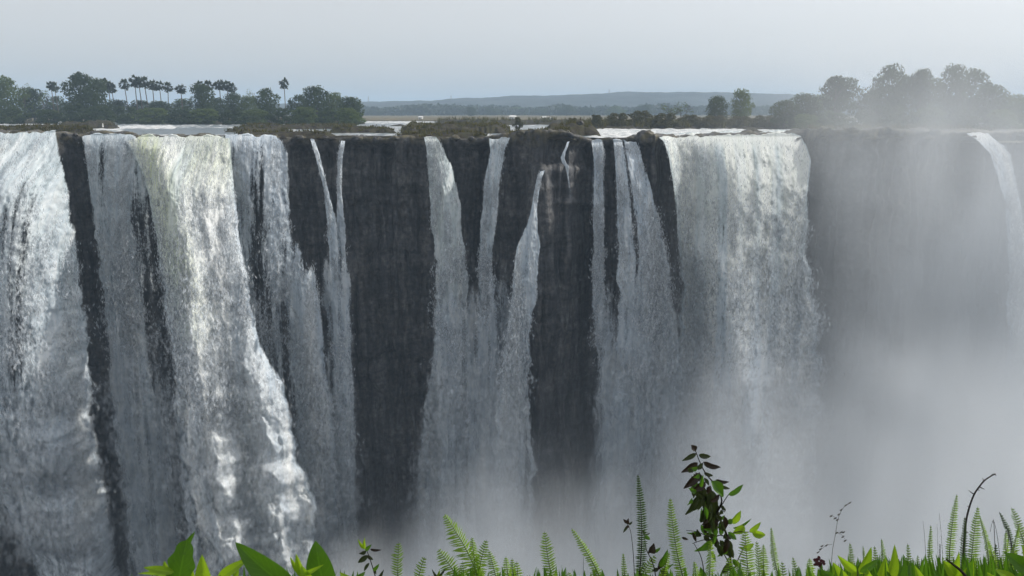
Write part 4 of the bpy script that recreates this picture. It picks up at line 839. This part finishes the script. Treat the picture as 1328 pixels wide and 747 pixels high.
sprig(848, 'brown and green sprig between the tall dark fern and the curled fern', [(852, 778), (848, 735), (838, 712), (836, 692)], [((833, 687), (837, 692), 5, 'brown'), ((843, 700), (837, 694), 6, 'mid'), ((843, 691), (837, 693), 3, 'dark'), ((848, 704), (846, 718), 10, 'brown'), ((840, 718), (848, 706), 9, 'brown'),
       ((857, 710), (848, 716), 5, 'mid'), ((866, 712), (856, 735), 10, 'mid'), ((852, 740), (860, 722), 10, 'brown'), ((874, 731), (856, 742), 5, 'mid'), ((845, 740), (854, 738), 6, 'dark'), ((866, 745), (856, 738), 6, 'dark'), ((858, 755), (862, 738), 12, 'brown')])
# the tall dark shrub
e = plant('dark_shrub', 950, 2.35, 'tall shrub with drooping blackish withered leaves and a few bright new ones', 'shrub')
stem(e, [(950, 778), (948, 735), (944, 700), (937, 680), (930, 665), (936, 650), (930, 632), (916, 615), (908, 600), (901, 582)], .0045, .0013, 'twig', 2.35)
for pts in ([(944, 700), (935, 694), (922, 697), (905, 690), (890, 688)], [(943, 695), (955, 690), (968, 690), (980, 690)], [(930, 665), (936, 655), (946, 640), (955, 635)], [(948, 735), (930, 705), (915, 700), (898, 705)], [(950, 742), (962, 715), (968, 702)], [(915, 760), (910, 725), (900, 705)],
            [(940, 660), (938, 658), (934, 655), (939, 664), (941, 660)]):
    stem(e, pts, .002, .0009, 'twig', 2.35, 'branch', root=False)
DL = [((896, 577), (902, 584), 9, 'brown'), ((903, 578), (897, 583), 8, 'brown'), ((884, 598), (903, 588), 7, 'dark'), ((922, 592), (906, 590), 8, 'dark'), ((935, 606), (912, 599), 10, 'brown'), ((883, 613), (905, 600), 10, 'brown'), ((892, 608), (905, 607), 7, 'mid'),
      ((912, 600), (902, 607), 9, 'dark'), ((886, 634), (908, 615), 11, 'brown'), ((925, 617), (913, 613), 6, 'dark'), ((946, 625), (928, 622), 7, 'brown'), ((938, 645), (922, 624), 16, 'mid'), ((964, 628), (945, 642), 9, 'mid'), ((947, 634), (930, 628), 6, 'dark'),
      ((888, 668), (908, 640), 13, 'dark'), ((896, 638), (915, 625), 11, 'brown'), ((905, 662), (912, 630), 14, 'dark'), ((918, 680), (913, 638), 18, 'dark'), ((925, 672), (922, 635), 16, 'dark'), ((908, 678), (922, 655), 15, 'dark'), ((914, 692), (920, 665), 16, 'brown'), ((930, 690), (922, 660), 13, 'dark'),
      ((900, 660), (910, 645), 8, 'dark'), ((930, 655), (918, 635), 14, 'dark'), ((916, 655), (906, 632), 12, 'dark'), ((934, 640), (921, 650), 9, 'brown'), ((941, 663), (936, 655), 4, 'dark'),
      ((961, 662), (947, 678), 12, 'bright'), ((975, 672), (950, 685), 6, 'mid'), ((950, 692), (966, 683), 12, 'bright'), ((993, 694), (975, 690), 12, 'bright'), ((987, 677), (972, 690), 8, 'bright'), ((940, 678), (950, 674), 8, 'mid'), ((900, 715), (925, 700), 12, 'mid'), ((930, 722), (940, 706), 13, 'mid'),
      ((890, 691), (905, 690), 5, 'mid'), ((903, 703), (898, 690), 5, 'brown'), ((912, 686), (930, 690), 8, 'mid'), ((955, 700), (944, 690), 8, 'mid'), ((950, 712), (944, 700), 7, 'dark'), ((928, 728), (922, 715), 5, 'mid'), ((962, 735), (950, 725), 9, 'mid'), ((893, 700), (884, 697), 4, 'brown'),
      ((905, 760), (908, 735), 10, 'mid'), ((978, 705), (965, 712), 9, 'bright'), ((935, 745), (948, 730), 9, 'dark')]
for l in DL: leaf(e, l[0], l[1], l[2] * 1.0, l[3], 2.35 + rf.uniform(-.06, .06), fold=.35, wav=.10, nrm=(rf.uniform(-.5, .5), -1, rf.uniform(-.3, .5)))
for i in range(80):
    t_ = rf.rand(); cx_ = np.interp(t_, [0, .4, .7, 1], [908, 918, 922, 940]) + rf.normal(0, 9); cy_ = np.interp(t_, [0, 1], [612, 712]) + rf.normal(0, 6); a_ = rf.uniform(-2.6, -.5) if rf.rand() < .75 else rf.uniform(0, 6.28)
    L_ = rf.uniform(8, 20); leaf(e, (cx_ + math.cos(a_) * L_ * .6, cy_ - math.sin(a_) * L_), (cx_, cy_), rf.uniform(5, 9), rf.choice(['dark', 'dark', 'brown', 'mid']), 2.35 + rf.uniform(-.09, .09), fold=.4, wav=.12, n=8, nrm=(rf.uniform(-.6, .6), -1, rf.uniform(-.4, .5)))
# bright whorl at lower right centre
e = plant('broad_leaved_plant', 1112, 1.95, 'bright yellow-green plant with pointed leaves spreading between the red flower and the small ferns', 'plant', 'leafy plants along the near edge')
stem(e, [(1114, 778), (1113, 752), (1112, 740)], .003, .0015, 'stem', 1.95)
for l in [((1086, 720), (1110, 742), 13, 'bright'), ((1130, 709), (1113, 745), 17, 'bright'), ((1140, 724), (1115, 742), 12, 'mid'), ((1080, 729), (1096, 765), 26, 'bright'), ((1104, 728), (1108, 760), 18, 'bright'), ((1160, 706), (1150, 760), 20, 'bright'), ((1172, 730), (1160, 765), 18, 'mid'),
          ((1148, 722), (1138, 768), 20, 'bright'), ((1064, 738), (1090, 755), 12, 'mid'), ((1125, 738), (1130, 772), 22, 'bright'), ((1112, 742), (1118, 775), 20, 'mid'), ((1092, 744), (1100, 778), 22, 'bright'), ((1150, 740), (1156, 778), 20, 'mid')]:
    leaf(e, l[0], l[1], l[2], l[3], 1.95 + rf.uniform(-.05, .05), nrm=(rf.uniform(-.4, .4), -1, rf.uniform(-.1, .6)), fold=.15)
e = plant('broad_leaved_plant', 1240, 1.95, 'low bright leafy plant beneath the thorny twig', 'plant', 'leafy plants along the near edge')
for l in [((1186, 733), (1200, 770), 16, 'bright'), ((1222, 726), (1250, 760), 24, 'bright'), ((1262, 726), (1240, 765), 22, 'bright'), ((1210, 738), (1226, 775), 20, 'mid'), ((1244, 716), (1236, 748), 10, 'bright')]:
    leaf(e, l[0], l[1], l[2], l[3], 1.95 + rf.uniform(-.05, .05), nrm=(rf.uniform(-.4, .4), -1, rf.uniform(-.1, .6)), fold=.15)
e = plant('broad_leaved_plant', 1310, 1.9, 'broad green leaves low in the right corner in front of the tangled ferns', 'plant', 'leafy plants along the near edge')
for l in [((1302, 716), (1335, 740), 24, 'mid'), ((1290, 738), (1318, 758), 18, 'bright'), ((1325, 708), (1334, 735), 14, 'bright'), ((1280, 742), (1296, 768), 20, 'bright'), ((1318, 742), (1330, 772), 24, 'mid')]:
    leaf(e, l[0], l[1], l[2], l[3], 1.9 + rf.uniform(-.03, .03), nrm=(rf.uniform(-.3, .3), -1, rf.uniform(.1, .6)), fold=.12)
rg2 = np.random.RandomState(44); Vu = []; Fu = []; k0 = 0
for i in range(560):
    px_ = rg2.choice([rg2.uniform(560, 1330), rg2.uniform(1060, 1335), rg2.uniform(170, 470)], p=[.45, .45, .10]); Yd = rg2.uniform(1.95, 2.4)
    top_ = (741 - 17 * ss(1000, 1180, px_)) + rg2.normal(0, 4.5); b_ = at(px_ + rg2.uniform(-10, 10), 785, Yd); t_ = at(px_, top_, Yd + rg2.uniform(-.08, .08))
    V, F = leafmesh(b_, t_, rg2.uniform(.008, .03), droop=0, fold=rg2.uniform(0, .4), nrm=(rg2.normal(0, .5), -1, rg2.uniform(-.2, .7)), n=6); Vu.append(V); Fu.append(F + k0); k0 += len(V)
tag(mesh_np('undergrowth', np.concatenate(Vu), np.concatenate(Fu), ML['mid']), kind='stuff')
# red flower head
e = plant('flower', 1064, 2.1, 'dark red flower head on a short stalk left of the bright pointed leaves', 'flower'); stem(e, [(1066, 775), (1066, 748), (1063, 733)], .0022, .0018, 'stem', 2.1)
RED = m_leaf('dark_red_petal', (.035, .006, .010), (.07, .012, .02), (.08, .01, .02), f=.15); ML['red'] = RED
for i in range(34):
    a_ = rf.uniform(0, 6.28); r_ = rf.uniform(.1, 1) * 6.5; cx_, cy_ = 1062 + math.cos(a_) * r_, 728 + math.sin(a_) * r_ * .8
    leaf(e, (cx_ + math.cos(a_) * 3.5, cy_ + math.sin(a_) * 3), (cx_ - math.cos(a_) * 1.5, cy_), 5, 'red', 2.1 + rf.uniform(-.02, .02), 'petal', fold=.3, n=4)
# feathery grass stalk
e = plant('grass_stalk', 1078, 2.6, 'pale thin flowering grass stalk standing against the mist right of the red flower', 'grass stalk')
stem(e, [(1077, 770), (1079, 720), (1084, 690), (1087, 672), (1094, 658), (1101, 653)], .0011, .0005, 'straw', 2.6)
for pts in ([(1086, 674), (1081, 670), (1076, 668)], [(1085, 691), (1092, 694), (1097, 702)], [(1079, 706), (1070, 708), (1062, 716)], [(1084, 690), (1089, 691), (1094, 690)]): stem(e, pts, .0007, .0004, 'straw', 2.6, 'branchlet', root=False)
for (x_, y_) in [(1078, 669), (1083, 672), (1088, 667), (1091, 661), (1097, 655), (1102, 652), (1091, 690), (1094, 690), (1093, 696), (1096, 701), (1072, 707), (1066, 708), (1064, 712), (1061, 716), (1086, 674), (1085, 691)]:
    leaf(e, (x_ + 2.2, y_ - 1.4), (x_ - 2.2, y_ + 1.4), 2.2, 'straw', 2.6, 'seed', n=4)
# thorny twig
e = plant('thorny_twig', 1248, 2.3, 'dark bare thorny twig curving up to the right above the ferns', 'twig')
stem(e, [(1248, 775), (1249, 728), (1251, 700), (1253, 675), (1258, 655), (1264, 640), (1271, 630), (1277, 623), (1286, 617), (1291, 614.5)], .0036, .0016, 'twig', 2.3)
for a_, b_ in (((1263, 641), (1256, 636)), ((1271, 632), (1277, 634.5)), ((1276, 623.5), (1274, 620)), ((1258, 657), (1254, 657)), ((1286, 617), (1288, 614)), ((1253, 690), (1256, 691)), ((1268, 634), (1270, 637)), ((1290, 615), (1292, 617))):
    stem(e, [a_, ((a_[0] + b_[0]) / 2, (a_[1] + b_[1]) / 2), b_], .0022, .0004, 'twig', 2.3, 'thorn', root=False)
e = plant('broken_stick', 1240, 1.9, 'dark broken stick poking up left beneath the thorny twig', 'stick'); stem(e, [(1275, 790), (1262, 762), (1248, 742), (1236, 732), (1227, 725)], .0062, .0016, 'twig', 1.9, root=False)
def blades(px, label, bl, mat='straw'):
    e = plant('dry_grass', px, 2.4, label, 'dry grass', 'dry grass blades along the near edge')
    for pts, w_ in bl: stem(e, pts, w_, w_ * .35, mat, 2.4, 'blade')
blades(1200, 'two thin dry blades left of the tall curved fern', [([(1202, 770), (1200, 710), (1197, 676)], .0011), ([(1224, 770), (1221, 700), (1218, 665)], .0010), ([(1216, 770), (1216, 700), (1215, 680)], .0008)])
blades(1290, 'looped dark dry blades among the ferns near the right edge', [([(1292, 770), (1290, 700), (1288, 675), (1284, 690)], .0016), ([(1300, 770), (1294, 700), (1288, 673)], .0014), ([(1308, 700), (1302, 682), (1296, 664)], .0017)], 'twig')
blades(757, 'single short dry twig right of the slender slanting fern', [([(757, 770), (756.5, 740), (757, 722)], .0012)], 'twig')
blades(1218, 'charred upright stalk between the narrow fern and the tall curved fern', [([(1219, 770), (1219, 735), (1219, 706)], .0035)], 'twig')

# ------------------------------------------------------------------ spray drifting in the gorge (a volume) and haze
def m_vol(name, color, dens, aniso):
    k = NT(name); v = k.n('ShaderNodeVolumePrincipled'); v.inputs['Color'].default_value = (*color, 1)
    v.inputs['Density'].default_value = dens; v.inputs['Anisotropy'].default_value = aniso
    return k.done(v.outputs[0], vol=True)
def spray():
    me = bpy.data.meshes.new('spray_mist'); o = bpy.data.objects.new('spray_mist', me); C.objects.link(o)
    tag(o, kind='stuff')
    g = bpy.data.node_groups.new('spray_mist', 'GeometryNodeTree')
    g.interface.new_socket('Geometry', in_out='INPUT', socket_type='NodeSocketGeometry')
    g.interface.new_socket('Geometry', in_out='OUTPUT', socket_type='NodeSocketGeometry')
    N = g.nodes; L = g.links
    def mth(op, a, b=None, c=None, clamp=False):
        nd = N.new('ShaderNodeMath'); nd.operation = op; nd.use_clamp = clamp
        for i, v in enumerate((a, b, c)):
            if isinstance(v, bpy.types.NodeSocket): L.new(v, nd.inputs[i])
            elif v is not None: nd.inputs[i].default_value = v
        return nd.outputs[0]
    def sm(v, a, b, lo=0, hi=1):
        nd = N.new('ShaderNodeMapRange'); nd.interpolation_type = 'SMOOTHSTEP'; L.new(v, nd.inputs['Value'])
        for k_, val in (('From Min', a), ('From Max', b), ('To Min', lo), ('To Max', hi)): nd.inputs[k_].default_value = val
        return nd.outputs[0]
    pos = N.new('GeometryNodeInputPosition').outputs[0]; sep = N.new('ShaderNodeSeparateXYZ'); L.new(pos, sep.inputs[0]); x, y, z = sep.outputs
    def nz(scale, sc=(1, 1, 1), detail=3, off=(0, 0, 0)):
        vm = N.new('ShaderNodeVectorMath'); vm.operation = 'MULTIPLY_ADD'; L.new(pos, vm.inputs[0]); vm.inputs[1].default_value = sc; vm.inputs[2].default_value = off
        nd = N.new('ShaderNodeTexNoise'); L.new(vm.outputs[0], nd.inputs['Vector']); nd.inputs['Scale'].default_value = scale; nd.inputs['Detail'].default_value = detail
        nd.inputs['Roughness'].default_value = .55; nd.inputs['Distortion'].default_value = .4
        return nd.outputs[0]
    n1 = nz(.045, (1, 1, .55)); n2 = nz(.13, (1, 1, .28), 3, (7, 3, 1))
    nn = mth('ADD', mth('MULTIPLY', n1, .65), mth('MULTIPLY', n2, .35))
    ncon = sm(nn, .36, .66, .25, 1.75)
    # top of the mist rises to the right
    h = mth('ADD', sm(x, -50, 45, -50, -8), sm(x, 38, 68, 0, 24)); h = mth('ADD', h, mth('MULTIPLY', mth('SUBTRACT', n1, .5), 55))
    dep = mth('SUBTRACT', h, z)
    t = mth('MULTIPLY', mth('MAXIMUM', dep, 0), 1 / 62); t = mth('MINIMUM', t, 1); t = mth('POWER', t, 1.25)
    back_ = mth('MULTIPLY', mth('MULTIPLY', sm(y, 106, 116), sm(y, 150, 128)), sm(x, 112, 86))
    front = mth('MULTIPLY', mth('MULTIPLY', sm(y, 52, 78), sm(y, 122, 106)), sm(x, 104, 74))
    rx = sm(x, 28, 62, .4, 1.0); lf = sm(x, -75, -15, .3, 1.0)
    rlow = mth('MULTIPLY', sm(x, 20, 72), mth('MULTIPLY', sm(z, 26, -8), .029))
    veil = mth('MULTIPLY', mth('MULTIPLY', t, mth('MULTIPLY', rx, lf)), .045)
    h2 = mth('ADD', sm(x, -75, -2, -84, -43), sm(x, 0, 45, 0, 20)); h2 = mth('ADD', h2, mth('MULTIPLY', mth('SUBTRACT', nn, .5), 70))
    t2 = mth('MINIMUM', mth('MULTIPLY', mth('MAXIMUM', mth('SUBTRACT', h2, z), 0), 1 / 30), 1)
    bank = mth('MULTIPLY', mth('MULTIPLY', mth('MULTIPLY', t2, ncon), .06), sm(x, 25, 60, 1.15, .9))
    dn = mth('ADD', mth('MULTIPLY', mth('MULTIPLY', mth('ADD', veil, rlow), ncon), back_), mth('MULTIPLY', bank, front))
    vc = N.new('GeometryNodeVolumeCube'); L.new(dn, vc.inputs['Density'])
    vc.inputs['Min'].default_value = (-120, 50, -100); vc.inputs['Max'].default_value = (118, 155, 30)
    for k_, v_ in (('Resolution X', 132), ('Resolution Y', 48), ('Resolution Z', 80)): vc.inputs[k_].default_value = v_
    smn = N.new('GeometryNodeSetMaterial'); smn.inputs['Material'].default_value = m_vol('drifting_spray', (.93, .965, 1.0), 1.0, .0)
    L.new(vc.outputs[0], smn.inputs[0]); go = N.new('NodeGroupOutput'); L.new(smn.outputs[0], go.inputs[0])
    md = o.modifiers.new('mist', 'NODES'); md.node_group = g
    me.materials.append(smn.inputs['Material'].default_value)
spray()
def boxmesh(name, lo, hi, mat):
    V = [(x, y, z) for x in (lo[0], hi[0]) for y in (lo[1], hi[1]) for z in (lo[2], hi[2])]
    F = [(0, 1, 3, 2), (4, 6, 7, 5), (0, 4, 5, 1), (2, 3, 7, 6), (0, 2, 6, 4), (1, 5, 7, 3)]
    return mesh_np(name, V, F, mat, smooth=False)
tag(boxmesh('haze', (-7100, -60, -108), (7100, 9600, 112), m_vol('thin_haze', (.60, .79, 1.0), .00038, .0)), kind='stuff')
